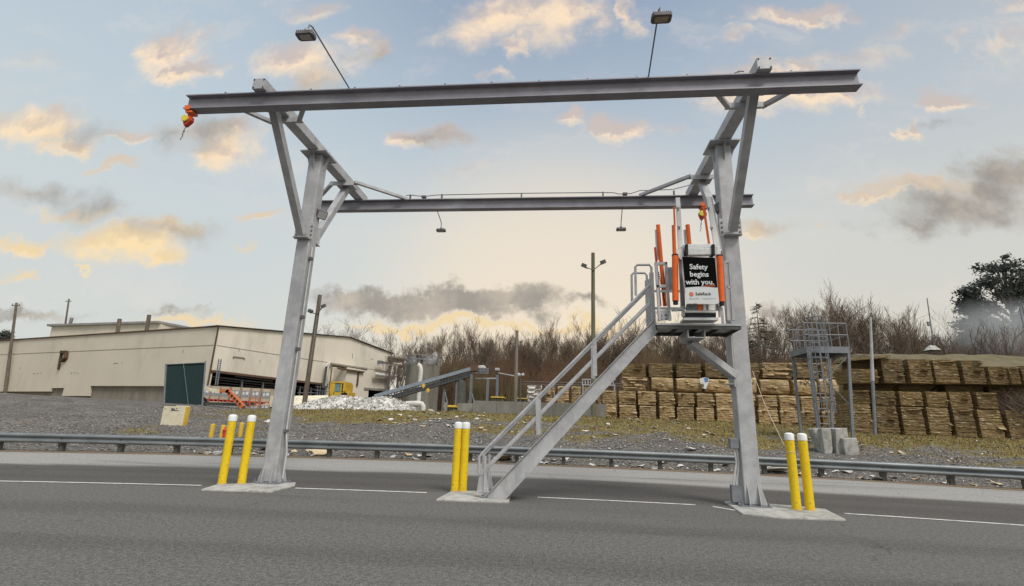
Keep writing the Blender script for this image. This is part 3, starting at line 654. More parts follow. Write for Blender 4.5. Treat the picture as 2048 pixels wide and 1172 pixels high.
# self-retracting lifelines
def lifeline(label, top, s=1.0):
    t = thing('retractable_lifeline', label, 'fall arrester', top); tx = Vector(top)
    def W(a, b, c_): return tx+Vector((a*s, b*s, c_*s))
    tr = MB()
    tr.box(W(0,-.115,-.01), (.13*s,.025*s,.11*s)); tr.box(W(0,.115,-.01), (.13*s,.025*s,.11*s)); tr.box(W(.04,0,-.10), (.17*s,.20*s,.045*s))
    trolley = tr.build('trolley', M['orange'], t)
    MB().tube([W(-.03,0,-.11), W(-.05,0,-.17), W(-.02,0,-.21)], .012*s, 6).build('shackle', M['red'], trolley)
    bd = MB(); pr = [(-.10,-.20),(-.03,-.17),(.05,-.17),(.10,-.22),(.11,-.31),(.06,-.37),(0,-.43),(-.05,-.46),(-.09,-.38),(-.12,-.28)]
    bd.prism([W(a,-.055,b) for a, b in pr], (0,.11*s,0))
    body = bd.build('housing', M['red'], t, bevel=.02*s)
    cv = MB(); n = 18; c0 = W(-.035,-.057,-.275)
    cv.prism([c0+Vector((math.cos(k*6.283/n)*.085*s, 0, math.sin(k*6.283/n)*.085*s)) for k in range(n)], (0,-.045*s,0)); cv.build('cover', M['srl_yellow'], body, bevel=.008)
    MB().tube([W(-.04,0,-.45), W(-.06,0,-.56)], .008, 6).build('cable', M['galv_dark'], body)
    hk = MB(); hk.lathe(W(-.06,0,-.585), [(.012,0),(.02,.015),(.012,.03)], 8)
    hk.tube([W(-.06,0,-.59), W(-.085,0,-.63), W(-.08,0,-.67), W(-.06,0,-.65), W(-.075,0,-.71), W(-.105,0,-.80)], .008, 6); hk.build('hook', M['galv_dark'], t)
    return t
lifeline('red retractable lifeline with yellow cover hanging from the left end of the front beam', (-7.09, YF, ZC-.27), .8)
lifeline('red retractable lifeline with yellow cover hanging from the rear beam behind the raised gangway', tuple(P(1404,411,YRR-.05)), .9)

# ------------------------------------------------------------------ bollards
BO = [(443.6,967,'yellow bollard with white cap, outer one of the pair left of the left gantry column'), (483,966.5,'yellow bollard with white cap standing nearest the left gantry column'), (909.5,981.5,'yellow bollard with white cap, left one of the touching pair at the stair foot'), (926.6,981.5,'yellow bollard with white cap, right one of the touching pair beside the stair foot'), (1593.6,1019,'yellow bollard with white cap and string tied round it, nearer the right gantry column'), (1620.5,1020,'yellow bollard with white cap, farthest right of all on the right concrete pad')]
def bollard(proto=[]):
    t = thing('bollard', '', 'bollard', (0,0,0), 'yellow bollards on the concrete pads')
    MB().lathe((0,0,0), [(.0745,0),(.0745,1.14)], 24).build('sleeve', M['yellow'], t, smooth=True)
    MB().lathe((0,0,0), [(.079,1.138),(.079,1.225),(.073,1.245),(.045,1.26),(.0,1.265)], 24).build('cap', M['white'], t, smooth=True)
    MB().lathe((0,0,0), [(.083,.0),(.078,.018)], 24).build('base_ring', M['amber'], t)
    return t
b0 = bollard()
for i, (u, v, lab) in enumerate(BO):
    p_ = Gz(u, v, .03); o = b0 if i == 0 else copy_thing(b0, (0,0,0))
    if i == 3: p_ = Gz(*BO[2][:2], .03) + Vector((.151, .010, 0))
    o.location = p_; o['label'] = lab
br = Gz(1593.6, 1019, .03)
st_ = MB().tube([br+Vector((-.074,.0,.98)), P(1530,810,11.5), P(1505,742,13.5)], .006, 5)
st_.tube([br+Vector((math.cos(a*.5236)*.076, math.sin(a*.5236)*.076, .93+.01*math.sin(a))) for a in range(13)], .006, 5)
tag(st_.build('string', M['rope'], loc=br), 'thin pale string tied to a yellow bollard and running up behind the right column', 'string')

# ------------------------------------------------------------------ stair and platform
pl = thing('stair_platform', 'galvanised steel stair with handrails climbing to a raised platform by the right column', 'access platform', tuple(Gz(985, 990, .03)))
YN, YFAR = 9.15, 9.70
ZD = P(1313, 646, 9.0).z
X0, X1 = P(1313, 646, 9.0).x, XR-CW/2-.03
bt_ = P(968, 988, YN); bt2 = P(1012, 990, YN); tp1 = P(1310, 637, YN); tp2 = P(1314, 664, YN)
bt_.z = .032; bt2.z = .032
for y in (YN, YFAR):
    s_ = MB(); sh = Vector((0, y-YN, 0))
    a, b, c, d = bt_+sh, bt2+sh, tp2+sh, tp1+sh
    s_.prism([a, b, c, d], (0, .012, 0))
    up = (d-a).normalized(); nrm = Vector((-up.z, 0, up.x))
    sg = -1 if y == YN else 1
    s_.bar(a+Vector((0,-.025,0)), d+Vector((0,-.025,0)), .05, .012, nrm); s_.bar(b+Vector((0,-.025,0)), c+Vector((0,-.025,0)), .05, .012, nrm)
    s_.build('stringer', M['galv'], pl)
n = 15
for i in range(1, n):
    t = i/n; a = (bt_+(tp1-bt_)*t)*.5 + (bt2+(tp2-bt2)*t)*.5
    MB().bb(a.x-.13, a.x+.13, YN+.02, YFAR-.02, a.z-.018, a.z+.018).build('tread', M['galv_dark'], pl)
kick = MB().bb(bt_.x-.07, bt_.x+.07, YN-.05, YFAR+.05, .028, .05); kick.build('foot_plate', M['galv_dark'], pl)
for y in (YN+.02, YFAR):
    sh = Vector((0, y-YN, 0)); hr = MB()
    hr.prism([P(953,985,YN)+sh, P(978,985,YN)+sh, P(972,950,YN)+sh, P(958,950,YN)+sh], (0,.03,0))
    toprail = [P(957,948,YN), P(958,915,YN), P(966,905,YN), P(1275,594,YN), P(1301,568,YN)]
    midrail = [P(958,950,YN), P(1300,604,YN)]
    hr.tube([a+sh for a in toprail], .026, 8); hr.bar(midrail[0]+sh, midrail[1]+sh, .03, .05)
    hr.tube([P(970,912,YN)+sh, P(968,985,YN)+sh], .024, 8)
    for (u0, v0, u1, v1) in ((1075,797,1077,870), (1189,680,1190,752), (1303,545,1307,640)):
        hr.bar(P(u0,v0,YN)+sh, P(u1,v1,YN)+sh, .05, .075, (1,0,0))
    lp = [P(1272,590,YN), P(1271,533,YN), P(1275,529,YN), P(1299,529,YN), P(1303,534,YN), P(1305,600,YN)]
    hr.tube([a+sh for a in lp], .024, 8)
    hr.build('handrail', M['galv'], pl)
# deck
MB().bb(X0, X1, 9.0, 9.78, ZD-.035, ZD).build('deck', M['galv'], pl)
df = MB(); df.bb(X0+.01, X1-.01, 9.01, 9.03, ZD-.10, ZD-.036); df.bb(X0+.01, X1-.01, 9.75, 9.77, ZD-.10, ZD-.036)
for i in range(5): xx = X0+.02+(X1-X0-.06)*i/4; df.bb(xx, xx+.02, 9.031, 9.749, ZD-.099, ZD-.037)
df.build('deck_frame', M['post'], pl)
bk = MB(); a = P(1388, 662, 9.2)
bk.bb(a.x-.15, a.x-.135, 9.05, 9.72, ZD-.25, ZD-.101); bk.bb(a.x+.14, a.x+.155, 9.05, 9.72, ZD-.25, ZD-.101); bk.bb(a.x-.134, a.x+.139, 9.05, 9.72, ZD-.25, ZD-.235)
bk.build('support_beam', M['galv'], pl)
p0 = Vector((a.x-.02, 9.45, ZD-.27)); p1 = P(1468, 752, D-.1)
brc = MB().bar(p0, p1, .20, .13, (0,0,1)).build('brace', M['galv'], pl, bevel=.01)
mp = MB(); mp.bb(XR-CW/2-.02, XR-CW/2-.001, D-.17, D+.17, p1.z-.2, ZD-.10); mp.bb(XR-CW/2-.12, XR-CW/2-.021, D-.16, D+.12, p1.z-.16, p1.z-.145); mp.build('mounting_plate', M['galv'], pl)
# platform guard frames
gf = MB(); yb = 9.02
for (u0, u1, v0, v1) in ((1309,1334,525,641),):
    for u in (u0+2.5, u1-2.5): gf.bar(P(u, v0, yb), P(u+8, v1, yb), .045, .05, (0,1,0))
    gf.bar(P(u0, 528, yb), P(u1, 527, yb), .05, .05); gf.bar(P(u0+4, 573, yb), P(u1+3, 572, yb), .05, .05)
gf.prism([P(1314,621,yb), P(1337,619,yb), P(1339,640,yb), P(1316,641,yb)], (0,.012,0)); gf.build('guard_frame', M['galv'], pl)
for u, v in ((1322,631),(1332,630),(1322.5,639),(1332.5,638)): MB().box(P(u, v, yb-.01), (.03,.02,.03)).build('frame_bolt', M['lamp'], pl)
gf = MB()
for u0, u1 in ((1449,1457), (1459,1467)): gf.bar(P(u0, 524, yb), P(u1, 641, yb), .05, .05, (0,1,0))
gf.bar(P(1447,525,yb), P(1460,523,yb), .05, .05); gf.bar(P(1452,575,yb), P(1463,574,yb), .05, .05)
gf.build('guard_frame', M['galv'], pl)
# rear guard of the deck
rg_ = MB(); xa, xb = X0+.04, X1-.08
for z in (.45, .8): rg_.bar((xa, 9.76, ZD+z), (xb, 9.76, ZD+z), .04, .04)
for x in (xa, xb): rg_.bar((x, 9.76, ZD), (x, 9.76, ZD+1.05), .04, .04)
rg_.bb(xa, xb, 9.73, 9.738, ZD, ZD+.12)
rg_.build('guard_frame', M['galv'], pl)
MB().prism([P(1330,535,9.85), P(1347,534,9.85), P(1348,580,9.85), P(1331,581,9.85)], (0,.05,0)).build('side_panel', M['galv_dark'], pl)

# ------------------------------------------------------------------ raised folding gangway
gw = thing('folding_gangway', 'raised white folding gangway with orange spring tubes and a black and white safety sign', 'gangway', tuple(P(1402, 640, 8.95)))
def pan(name, pts, Y, th, m_, parent, bevel=0): return MB().prism([P(u, v, Y) for u, v in pts], (0, th, 0)).build(name, m_, parent, bevel=bevel)
def rod(name, a, b, r, m_, parent, Y0, Y1=None, n=12): return MB().tube([P(a[0], a[1], Y0), P(b[0], b[1], Y1 or Y0)], r, n).build(name, m_, parent, smooth=True)
# hinge base
hb_ = MB(); hb_.prism([P(1370,621,8.9), P(1433,621,8.9), P(1433,625,8.9), P(1370,625,8.9)], (0,.3,0)); hb_.prism([P(1368,635,8.9), P(1436,635,8.9), P(1437,640,8.9), P(1367,640,8.9)], (0,.3,0)); hb_.build('hinge_base', M['alu'], gw)
pan('hinge_recess', [(1371,625.4),(1432,625.4),(1432,634.6),(1371,634.6)], 8.97, .2, M['belt'], gw)
hp = MB()
for u in (1366, 1440): hp.prism([P(u-3,612,8.92), P(u+3,612,8.92), P(u+4,632,8.92), P(u-1,634,8.92)], (0,.05,0))
hp.tube([P(1343,621,8.93), P(1366,620,8.93)], .02, 8); hp.build('hinge_pin', M['galv'], gw)
pan('toe_panel', [(1373,608),(1437,608),(1437,621),(1372,621)], 8.9, .03, M['galv_dark'], gw)
tpn = [((1396,1405),M['orange']), ((1407,1412),M['white']), ((1417,1431),M['white'])]
for (a, b), mm_ in tpn: pan('toe_stripe', [(a,609),(b,609),(b,620.5),(a,620.5)], 8.892, .007, mm_, gw)
# stringers
pan('side_rail', [(1352,395),(1360,395),(1366,492),(1371,618),(1362,618),(1357,500)], 9.0, .05, M['whiteframe'], gw)
pan('side_rail', [(1414,394),(1421,392),(1441,495),(1447,616),(1437,616),(1430,500)], 9.0, .05, M['whiteframe'], gw)
pan('side_rail', [(1420.5,392),(1425,395),(1446,506),(1441.5,500)], 9.06, .03, M['galv'], gw)
pan('chain_guard', [(1357,516),(1362,516),(1371,618),(1363,618)], 8.94, .02, M['galv_dark'], gw)
hk_ = MB()
for u, v in ((1354,418),(1356,456),(1415,418),(1421,458)): hk_.tube([P(u,v-4,8.98), P(u+2,v+3,8.95), P(u+4,v-3,8.95)], .012, 6)
hk_.build('tie_hook', M['galv_dark'], gw)
trd = MB()
for v in (430, 452, 474): trd.bar(P(1362,v,9.1), P(1424,v,9.1), .02, .02)
# bumper
pan('bumper_bar', [(1366,488),(1434,487),(1436,496),(1367,497)], 8.86, .14, M['white'], gw, .01)
pan('bumper_face', [(1369,496.5),(1434,496.5),(1433,509),(1371,510)], 8.84, .12, M['alu'], gw, .01)
for u in (1373.5, 1427): MB().prism([P(u-3,488,8.80), P(u+3,487,8.80), P(u+3.5,508,8.80), P(u+.5,513,8.80), P(u-3,508,8.80)], (0,.2,0)).build('rubber_bumper', M['black'], gw, bevel=.015)
pan('corner_plate', [(1349,499),(1366,497),(1368,520),(1360,518)], 8.9, .015, M['whiteframe'], gw)
pan('corner_plate', [(1434,497),(1444,498),(1437,514),(1434,516)], 8.9, .015, M['whiteframe'], gw)
# springs
for ua, ub, va, vb in ((1350,1351,512,602), (1439,1443,513,604)):
    s1 = rod('spring_tube', (ua,va), (ub,vb), .057, M['orange'], gw, 8.86)
    rod('end_cap', (ua,va-2.5), (ua,va), .06, M['black'], s1, 8.86); rod('end_cap', (ub,vb), (ub+.5,vb+7), .045, M['black'], s1, 8.86)
rod('spring_rod', (1347,451), (1349,511), .035, M['orange'], gw, 8.92); rod('spring_rod', (1348,414), (1349.5,451), .018, M['orange'], gw, 8.95)
rod('spring_rod', (1407,412), (1418,487), .022, M['orange'], gw, 9.05)
# sign
SQ = [P(1364,513,8.72), P(1430,515,8.72), P(1438.5,606,8.72), P(1373,607,8.72)]
su = ((SQ[1]-SQ[0])+(SQ[2]-SQ[3])).normalized(); sd_ = Vector((0,0,-1)); SW = ((SQ[1]-SQ[0]).length+(SQ[2]-SQ[3]).length)/2; SH = ((SQ[3]-SQ[0]).length+(SQ[2]-SQ[1]).length)/2
def SP_(a, b, off=0): 
    p_ = SQ[0].lerp(SQ[1], a).lerp(SQ[3].lerp(SQ[2], a), b); return p_+Vector((0,-off,0))
sg_ = MB().prism([SP_(0,0), SP_(1,0), SP_(1,1), SP_(0,1)], (0,.02,0)).build('sign_panel', M['signwhite'], gw)
top = [SP_(0.005,0.004,.004), SP_(.995,.004,.004)] + [SP_(1-.01*1-.98*t+.0, .665-.022*math.sin(math.pi*(1-t))*1.0 - .0*t, .004) for t in [i/10 for i in range(11)]]
MB().prism(top, (0,.003,0)).build('sign_print', M['signblack'], sg_)
def text(body, a, b, h, m_, bold=0.0, align='CENTER', sx=1.0, name='lettering'):
    cu = bpy.data.curves.new('t', 'FONT'); cu.body = body; cu.size = 1; cu.align_x = align; cu.offset = bold; cu.resolution_u = 2
    to = bpy.data.objects.new('t', cu); col.objects.link(to); dg = bpy.context.evaluated_depsgraph_get(); dg.update()
    me = bpy.data.meshes.new_from_object(to.evaluated_get(dg)); bpy.data.objects.remove(to)
    mb = MB()
    for v in me.vertices: mb.v.append(SP_(a + v.co.x*h*sx*SH/SW, b - v.co.y*h, .007))
    mb.f = [tuple(p_.vertices) for p_ in me.polygons]
    return mb.build(name, m_, sg_, fix=False)
text('Safety', .47, .27, .155, M['signwhite'], .022, sx=.98); text('begins', .47, .43, .155, M['signwhite'], .022, sx=.98); text('with you.', .47, .60, .155, M['signwhite'], .022, sx=.98)
MB().prism([SP_(.55,.628,.007), SP_(.93,.622,.007), SP_(.93,.636,.007), SP_(.55,.642,.007)], (0,.002,0)).build('underline', M['orange'], sg_)
text('SafeRack', .30, .83, .088, M['signblack'], .008, 'LEFT', 1.0)
text('866.761.7225', .10, .915, .036, M['lamp'], .0, 'LEFT'); text('www.saferack.com', .50, .915, .036, M['lamp'], .0, 'LEFT')
lg = MB()
for k in range(3):
    a0 = math.pi/2 + k*2*math.pi/3
    R2 = .075
    def hp2(r_, an): return SP_(.175 + math.cos(an)*r_*SH/SW*.62, .805 - math.sin(an)*r_*.62, .007)
    for j in (0, 1):
        b0_ = a0 + (j-1)*math.pi/3
        lg.prism([hp2(.012, b0_+math.pi/6), hp2(R2*.93, b0_+.09), hp2(R2, b0_+math.pi/6), hp2(R2*.93, b0_+math.pi/3-.09)], (0,.002,0))
lg.build('cube_emblem', M['orange'], sg_)
# rear gangway springs and rails
g2 = thing('rear_gangway', 'orange spring tubes and rails of a second raised gangway behind the signed one', 'gangway', tuple(P(1322, 612, 9.95)))
rod('spring_tube', (1316,450), (1330,612), .042, M['orange'], g2, 9.95); rod('spring_rod', (1310,495), (1321,612), .022, M['red'], g2, 9.93); rod('spring_rod', (1312,460), (1315,520), .025, M['alu'], g2, 9.99)
rod('spring_tube', (1375,450), (1390,612), .045, M['orange'], g2, 9.95); rod('spring_rod', (1369,460), (1380,612), .025, M['alu'], g2, 9.99)
pan('side_rail', [(1325,560),(1346,560),(1347,576),(1326,576)], 9.97, .03, M['alu'], g2)
mb = MB(); 
for i in range(16): mb.box(P(1317+i*.9, 545+i*4.2, 9.90), (.022,.015,.03))
mb.build('chain', M['black'], g2)

# ------------------------------------------------------------------ small things on the bank
def on_ground(u, v, t0=14.5, off=.0):
    d = ray(u, v); t = t0
    while t < 90:
        p_ = CAM+d*t
        if p_.z < gh(p_.x, p_.y)+off: break
        t += .04
    return p_
mb0 = None
for i, (u, v, lab) in enumerate([(421,878,'small faded yellow post behind the guardrail, first from the left'), (442,880,'small faded yellow post behind the guardrail touching the red hydrant'), (479.5,874,'small faded yellow post on the gravel seen between two tall bollards')]):
    if i == 0:
        mb0 = thing('marker_post', lab, 'marker post', (0,0,0), 'small yellow posts on the bank')
        MB().lathe((0,0,-.1), [(.085,0),(.085,.60)], 14).build('post_shaft', M['amber'], mb0, smooth=True); MB().lathe((0,0,.5), [(.087,0),(.08,.03),(.0,.045)], 14).build('post_cap', M['amber'], mb0, smooth=True); o = mb0
    else: o = copy_thing(mb0, (0,0,0)); o['label'] = lab
    o.location = on_ground(u, v)
hy = on_ground(449, 880)
h = thing('fire_hydrant', 'small red fire hydrant half hidden behind a yellow bollard', 'hydrant', tuple(hy))
MB().lathe(hy-Vector((0,0,.1)), [(.09,0),(.09,.42),(.11,.43),(.11,.47),(.08,.5),(.05,.56),(.02,.58)], 14).build('barrel', M['red'], h, smooth=True)
MB().tube([hy+Vector((-.15,0,.28)), hy+Vector((.15,0,.28))], .045, 10).build('outlet', M['red'], h)
cbk = on_ground(345, 851)
t = thing('painted_block', 'cream painted concrete block with yellow side sunk into the gravel bank', 'concrete block', tuple(cbk))
fx0, fx1 = P(322,840,cbk.y), P(366,840,cbk.y); zt = P(345,811,cbk.y).z
bl = MB().bb(fx0.x, fx1.x, cbk.y-.01, cbk.y+.3, cbk.z-.3, zt).build('block', M['cream'], t, bevel=.02)
MB().bb(fx1.x+.001, fx1.x+.08, cbk.y+.01, cbk.y+.2, cbk.z-.3, zt-.03).build('side_face', M['amber'], t)
mk = MB()
for (u0, u1, v0, v1) in ((327,352,809.5,812), (329,333,817,818), (343,346,816,822), (347,349,817,822), (349,357,820,822), (352,355,816,818)): a = P(u0, v0, cbk.y-.015); b = P(u1, v1, cbk.y-.015); mk.bb(a.x, b.x, cbk.y-.016, cbk.y-.012, b.z, a.z)
mk.build('worn_stencil', M['lamp'], bl)
# green screen panel
gp = thing('screen_panel', 'dark green privacy screen stretched between steel posts at the bank crest', 'screen fence', tuple(P(372, 808, 27.5)))
MB().prism([P(334,728,27.5), P(408,725,28.2), P(404,810,28.2), P(330,806,27.5)], (0,.04,0)).build('screen', M['green'], gp)
for (u0, v0, u1, v1, Y) in ((332,728,328,812,27.48), (411,722,404,816,28.18)): MB().tube([P(u0,v0,Y), P(u1,v1,Y)], .045, 8).build('post', M['galv_dark'], gp)
MB().tube([P(367,728,27.6), P(377,812,27.6)], .012, 6).build('cord', M['galv_dark'], gp)
MB().tube([P(332,729,27.45), P(410,725,28.15)], .03, 6).build('top_tube', M['galv_dark'], gp)

# concrete steps at the tower foot
cst = thing('concrete_abutment', 'pair of sloping concrete footing walls with a dark drain slot below the access tower', 'concrete footing', tuple(P(1670, 912, 20.5)))
def slope_block(name, pts, Y, dY): MB().prism([P(u, v, Y) for u, v in pts], (0, dY, 0)).build(name, M['concrete'], cst, bevel=.03)
slope_block('footing_wall', [(1624,858),(1641,857),(1662,907),(1650,909)], 20.6, 0.5); slope_block('footing_wall', [(1641.5,856),(1662,856),(1666,900),(1664,909),(1650,910)], 20.4, .6)
slope_block('footing_wall', [(1671,857),(1685,856),(1692,915),(1674,914)], 20.4, .6); slope_block('footing_wall', [(1685.5,876),(1714,876),(1722,916),(1692.5,916)], 20.2, .5)
slope_block('footing_wall', [(1685,856),(1695,856),(1697,875.5),(1686,875.5)], 20.6, 1.0)
MB().prism([P(1663,858,21), P(1671,858,21), P(1674,912,21), P(1664,912,21)], (0,.3,0)).build('drain_slot', M['dark'], cst)
slope_block('footing_slab', [(1644,917),(1712,918),(1716,922),(1646,921)], 19.9, .8)

# ------------------------------------------------------------------ bales
def bale_mesh(seed, m_, name, layers=13, rag=.05, flaps=7, crev=.028):
    rn = random.Random(seed); mb = MB(); nx, ny = 9, 5          # unit bale: 1 x 1 x 1, base centre at the origin, front faces -Y
    ring0 = None; zs = [0]; 
    for i in range(layers): zs.append(zs[-1]+rn.uniform(.6, 1.4))
    zs = [z/zs[-1] for z in zs]
    def outline(ins):
        pts = []
        for i in range(nx): pts.append((-.5+i/(nx-1), -.5))
        for i in range(1, ny): pts.append((.5, -.5+i/(ny-1)))
        for i in range(1, nx): pts.append((.5-i/(nx-1), .5))
        for i in range(1, ny-1): pts.append((-.5, .5-i/(ny-1)))
        out = []
        for (a, b) in pts:
            k = ins + rn.uniform(0, rag); cx = 1-2*k if abs(a) > .49 else 1-k*.4; cy = 1-2*k if abs(b) > .49 else 1-k*.4
            out.append((a*cx, b*cy))
        return out
    n = 2*(nx+ny)-4; rings = []
    for i in range(layers):
        bul = .025*(1-abs(2*(i+.5)/layers-1)) ; ins = rn.uniform(0, .022)-bul*.5+.012
        o1 = outline(ins); sag = rn.uniform(-.014, .014); ph = rn.uniform(0, 6)
        for zz, extra in ((zs[i]+.003, crev), (zs[i]*.8+zs[i+1]*.2, .004), (zs[i]*.2+zs[i+1]*.8, 0), (zs[i+1]-.003, crev)):
            o = len(mb.v)
            for (a, b) in o1:
                mb.v.append(Vector((a*(1-2*extra), b*(1-2*extra), max(0, min(1, zz + (0 if i in (0, layers-1) and zz in (zs[0]+.003,) else sag*math.sin(a*5+ph)))))))
            rings.append(o)
    for a, b in zip(rings, rings[1:]):
        for k in range(n): mb.f.append((a+k, a+(k+1) % n, b+(k+1) % n, b+k))
    mb.f.append(tuple(rings[-1]+k for k in range(n))); mb.f.append(tuple(rings[0]+k for k in range(n))[::-1])
    for i in range(flaps):                                       # torn flaps sticking out of the front and top
        x = rn.uniform(-.46, .38); z = rn.choice(zs[2:]) if rn.random() < .6 else 1.0; w_ = rn.uniform(.2, .75); d = rn.uniform(.03, .13); dz_ = rn.uniform(-.16, .02)
        y = -.47 if z < .999 else rn.uniform(-.5, -.2)
        v = [(x, y, z), (min(x+w_, .5), y, z+rn.uniform(-.02,.02)), (min(x+w_*.9, .5), y-d, z+dz_+rn.uniform(-.03,.03)), (x+w_*.2, y-d*rn.uniform(.5,1), z+dz_)]
        v2 = [(a, b+.004, c-.010) for a, b, c in v]
        mb.add(v+v2, [(0,1,2,3),(7,6,5,4),(0,4,5,1),(1,5,6,2),(2,6,7,3),(3,7,4,0)])
    return mb.build(name, m_)
def roll_bale_mesh(seed, m_, name):                              # bulging bale whose sheets wrap round its ends
    rn = random.Random(seed); mb = MB(); prof = []
    nn = 22
    for j in range(7):
        t = j/6; b = 1-.10*abs(2*t-1)**2.5
        pts = []
        for k in range(nn):
            an = 2*math.pi*k/nn; cx = math.copysign(abs(math.cos(an))**.45, math.cos(an))*.5; cz = math.copysign(abs(math.sin(an))**.45, math.sin(an))*.5
            pts.append(Vector((-.5+t, cx*b*rn.uniform(.95,1.03), .5+cz*b*rn.uniform(.95,1.02))))
        o = len(mb.v); mb.v += pts; prof.append(o)
    for a, b in zip(prof, prof[1:]):
        for k in range(nn): mb.f.append((a+k, a+(k+1) % nn, b+(k+1) % nn, b+k))
    mb.f.append(tuple(prof[0]+k for k in range(nn))); mb.f.append(tuple(prof[-1]+k for k in range(nn))[::-1])
    for i in range(3):
        x = rn.uniform(-.4, .3); z = rn.uniform(.5, 1.0); w_ = rn.uniform(.1, .3); y = -.48
        v = [(x, y, z), (x+w_, y, z), (x+w_*.8, y-.08, z-.12), (x+w_*.1, y-.06, z-.1)]; v2 = [(a, b+.004, c-.01) for a, b, c in v]
        mb.add(v+v2, [(0,1,2,3),(7,6,5,4),(0,4,5,1),(1,5,6,2),(2,6,7,3),(3,7,4,0)])
    return mb.build(name, m_, smooth=False)
KINDS = {}
def bale_kind(kind):
    if kind not in KINDS:
        L = []
        for s in range(5):
            if kind == 'card': o = bale_mesh(s, M['bale'], 'cardboard_bale', 7, .035, 4, .02)
            elif kind == 'old': o = bale_mesh(s+10, M['bale_old'], 'weathered_cardboard_bale', 22, .028, 2, .010)
            elif kind == 'roll': o = roll_bale_mesh(s+30, M['bale'], 'bulging_cardboard_bale')
            elif kind == 'white': o = bale_mesh(s+40, M['bale_white'], 'white_paper_bale', 8, .10, 16)
            else: o = bale_mesh(s+50, M['bale_mixed'], 'mixed_paper_bale', 8, .11, 18)
            L.append(o); col.objects.unlink(o)
        KINDS[kind] = L
    return KINDS[kind]
def bale(u0, u1, v0, v1, Y, kind, label, group, depth=1.35, z0=None, seedk=None):
    vm = (v0+v1)/2; a = P(u0, vm, Y); b = P(u1, vm, Y); um = (u0+u1)/2
    zt = P(um, v0, Y).z; zb = P(um, v1, Y).z if z0 is None else z0
    o = random.choice(bale_kind(kind)).copy(); col.objects.link(o)
    o.location = ((a.x+b.x)/2, Y+depth/2, zb); o.scale = (abs(b.x-a.x)*({'card': .97, 'roll': .92}.get(kind, .955))*random.uniform(.96, 1.02), depth*random.uniform(.93,1.03), (zt-zb)*(random.uniform(.95, 1.0) if kind != 'roll' else random.uniform(.88, 1.0))); o.rotation_euler = (0, 0, random.uniform(-.03, .03))
    return tag(o, label, 'bale', group)
random.seed(11)
ordn = ['first','second','third','fourth','fifth','sixth','seventh','eighth','ninth','tenth','eleventh','twelfth','thirteenth','fourteenth']
GM = 'cardboard bales stacked in the middle of the yard'
r1 = [(1206,1234),(1237,1275),(1277,1314),(1318,1351),(1354,1390),(1392,1430),(1433,1472),(1475,1513),(1517,1559),(1561,1600),(1603,1642),(1645,1682)]
r2 = [(1205,1234),(1237,1274),(1275,1314),(1317,1351),(1354,1390),(1393,1430),(1432,1471),(1474,1513),(1515,1557),(1559,1600),(1602,1642),(1645,1680)]
r3 = [(1241,1297),(1302,1350),(1352,1407),(1410,1469),(1472,1516),(1520,1584),(1587,1638),(1641,1680)]
r4 = [(1241,1294),(1296,1347),(1350,1405),(1408,1462),(1465,1520),(1523,1590),(1593,1640),(1643,1680)]
for i, (a, b) in enumerate(r1):
    s = (i-1)*1.3; bale(a, b, 809+s, 836+s*1.05, 30, 'card', f'{ordn[i]} cardboard bale from the left in the bottom layer of the middle stack', GM, z0=gh(P((a+b)/2,840,30).x, 30)-.03)
for i, (a, b) in enumerate(r2):
    s = (i-1)*1.2; bale(a, b, 781+s, 808.5+s*1.3, 30, 'card', f'{ordn[i]} cardboard bale from the left in the second layer of the middle stack', GM)
for i, (a, b) in enumerate(r3):
    k = 'mixed' if i in (0,) else 'roll'
    bale(a, b, 753+i*.3, 781+i*1.6, 30.5, k, f'{ordn[i]} ' + ('ragged mixed paper' if k == 'mixed' else 'bulging cardboard') + ' bale from the left in the third layer of the middle stack', GM)
for i, (a, b) in enumerate(r4):
    k = 'mixed' if i == 5 else 'old'
    bale(a, b, 726.5-i*.4, 753.5+i*.4, 30.7, k, f'{ordn[i]} ' + ('mixed paper bale' if k == 'mixed' else 'layered cardboard bale') + ' from the left in the top layer of the middle stack', GM)
tg = MB(); a = P(1407,756,30.38); b = P(1418,776,30.38); tg.prism([P(1399,757,30.36), P(1408,755,30.36), P(1418,756,30.36), P(1416,768,30.36), P(1412,778,30.36), P(1404,776,30.36), P(1401,766,30.36)], (0,.02,0))
wp_ = tg.build('white_wrapper', M['signwhite'], loc=a); wp_['_w'] = list(a); MB().prism([P(1408,756.5,30.35), P(1417,756,30.35), P(1416,763,30.35), P(1410,765,30.35)], (0,.008,0)).build('blue_print', M['blueprint'], wp_); MB().prism([P(1402,768,30.35), P(1407,767,30.35), P(1408,774,30.35), P(1403,776,30.35)], (0,.008,0)).build('green_print', M['polegreen'], wp_); tag(wp_, 'white wrapper sheet with blue print hanging on the front of the bale stack', 'wrapper')
for i, (u0, u1, v0, v1, k, lab) in enumerate([(1052,1084,770,801,'white','white paper bale standing alone behind the concrete barrier'), (1087,1112,770,802,'mixed','mixed paper bale with green scraps beside the white one'), (1114,1139,772,803,'card','first plain cardboard bale right of the mixed bales behind the barrier'), (1142,1163,772,803,'card','second plain cardboard bale behind the barrier, left of the light pole'), (1166,1203,774,805,'mixed','torn reddish mixed bale behind the light pole')]):
    bale(u0, u1, v0, v1+8, 32.5, k, lab, 'bales behind the concrete barrier')
GR = 'weathered bales in the right hand wall of bales'
def zr(u): return gh(P(u, 864, 26).x, 26)-.02
row = [(1699,1747),(1752,1801),(1804.5,1852),(1856,1904),(1908,1954),(1958,2010),(2016,2066),(2069,2118),(2121,2170)]
for i, (a, b) in enumerate(row): bale(a, b, 807+i*2.1, 860+i*2.2, 26, 'old', f'{ordn[i]} weathered bale from the left in the bottom layer of the right hand wall', GR, 1.5, z0=zr((a+b)/2))
row = [(1699,1744),(1748,1796),(1800,1849),(1851,1897),(1900,1948),(1953,2000)]
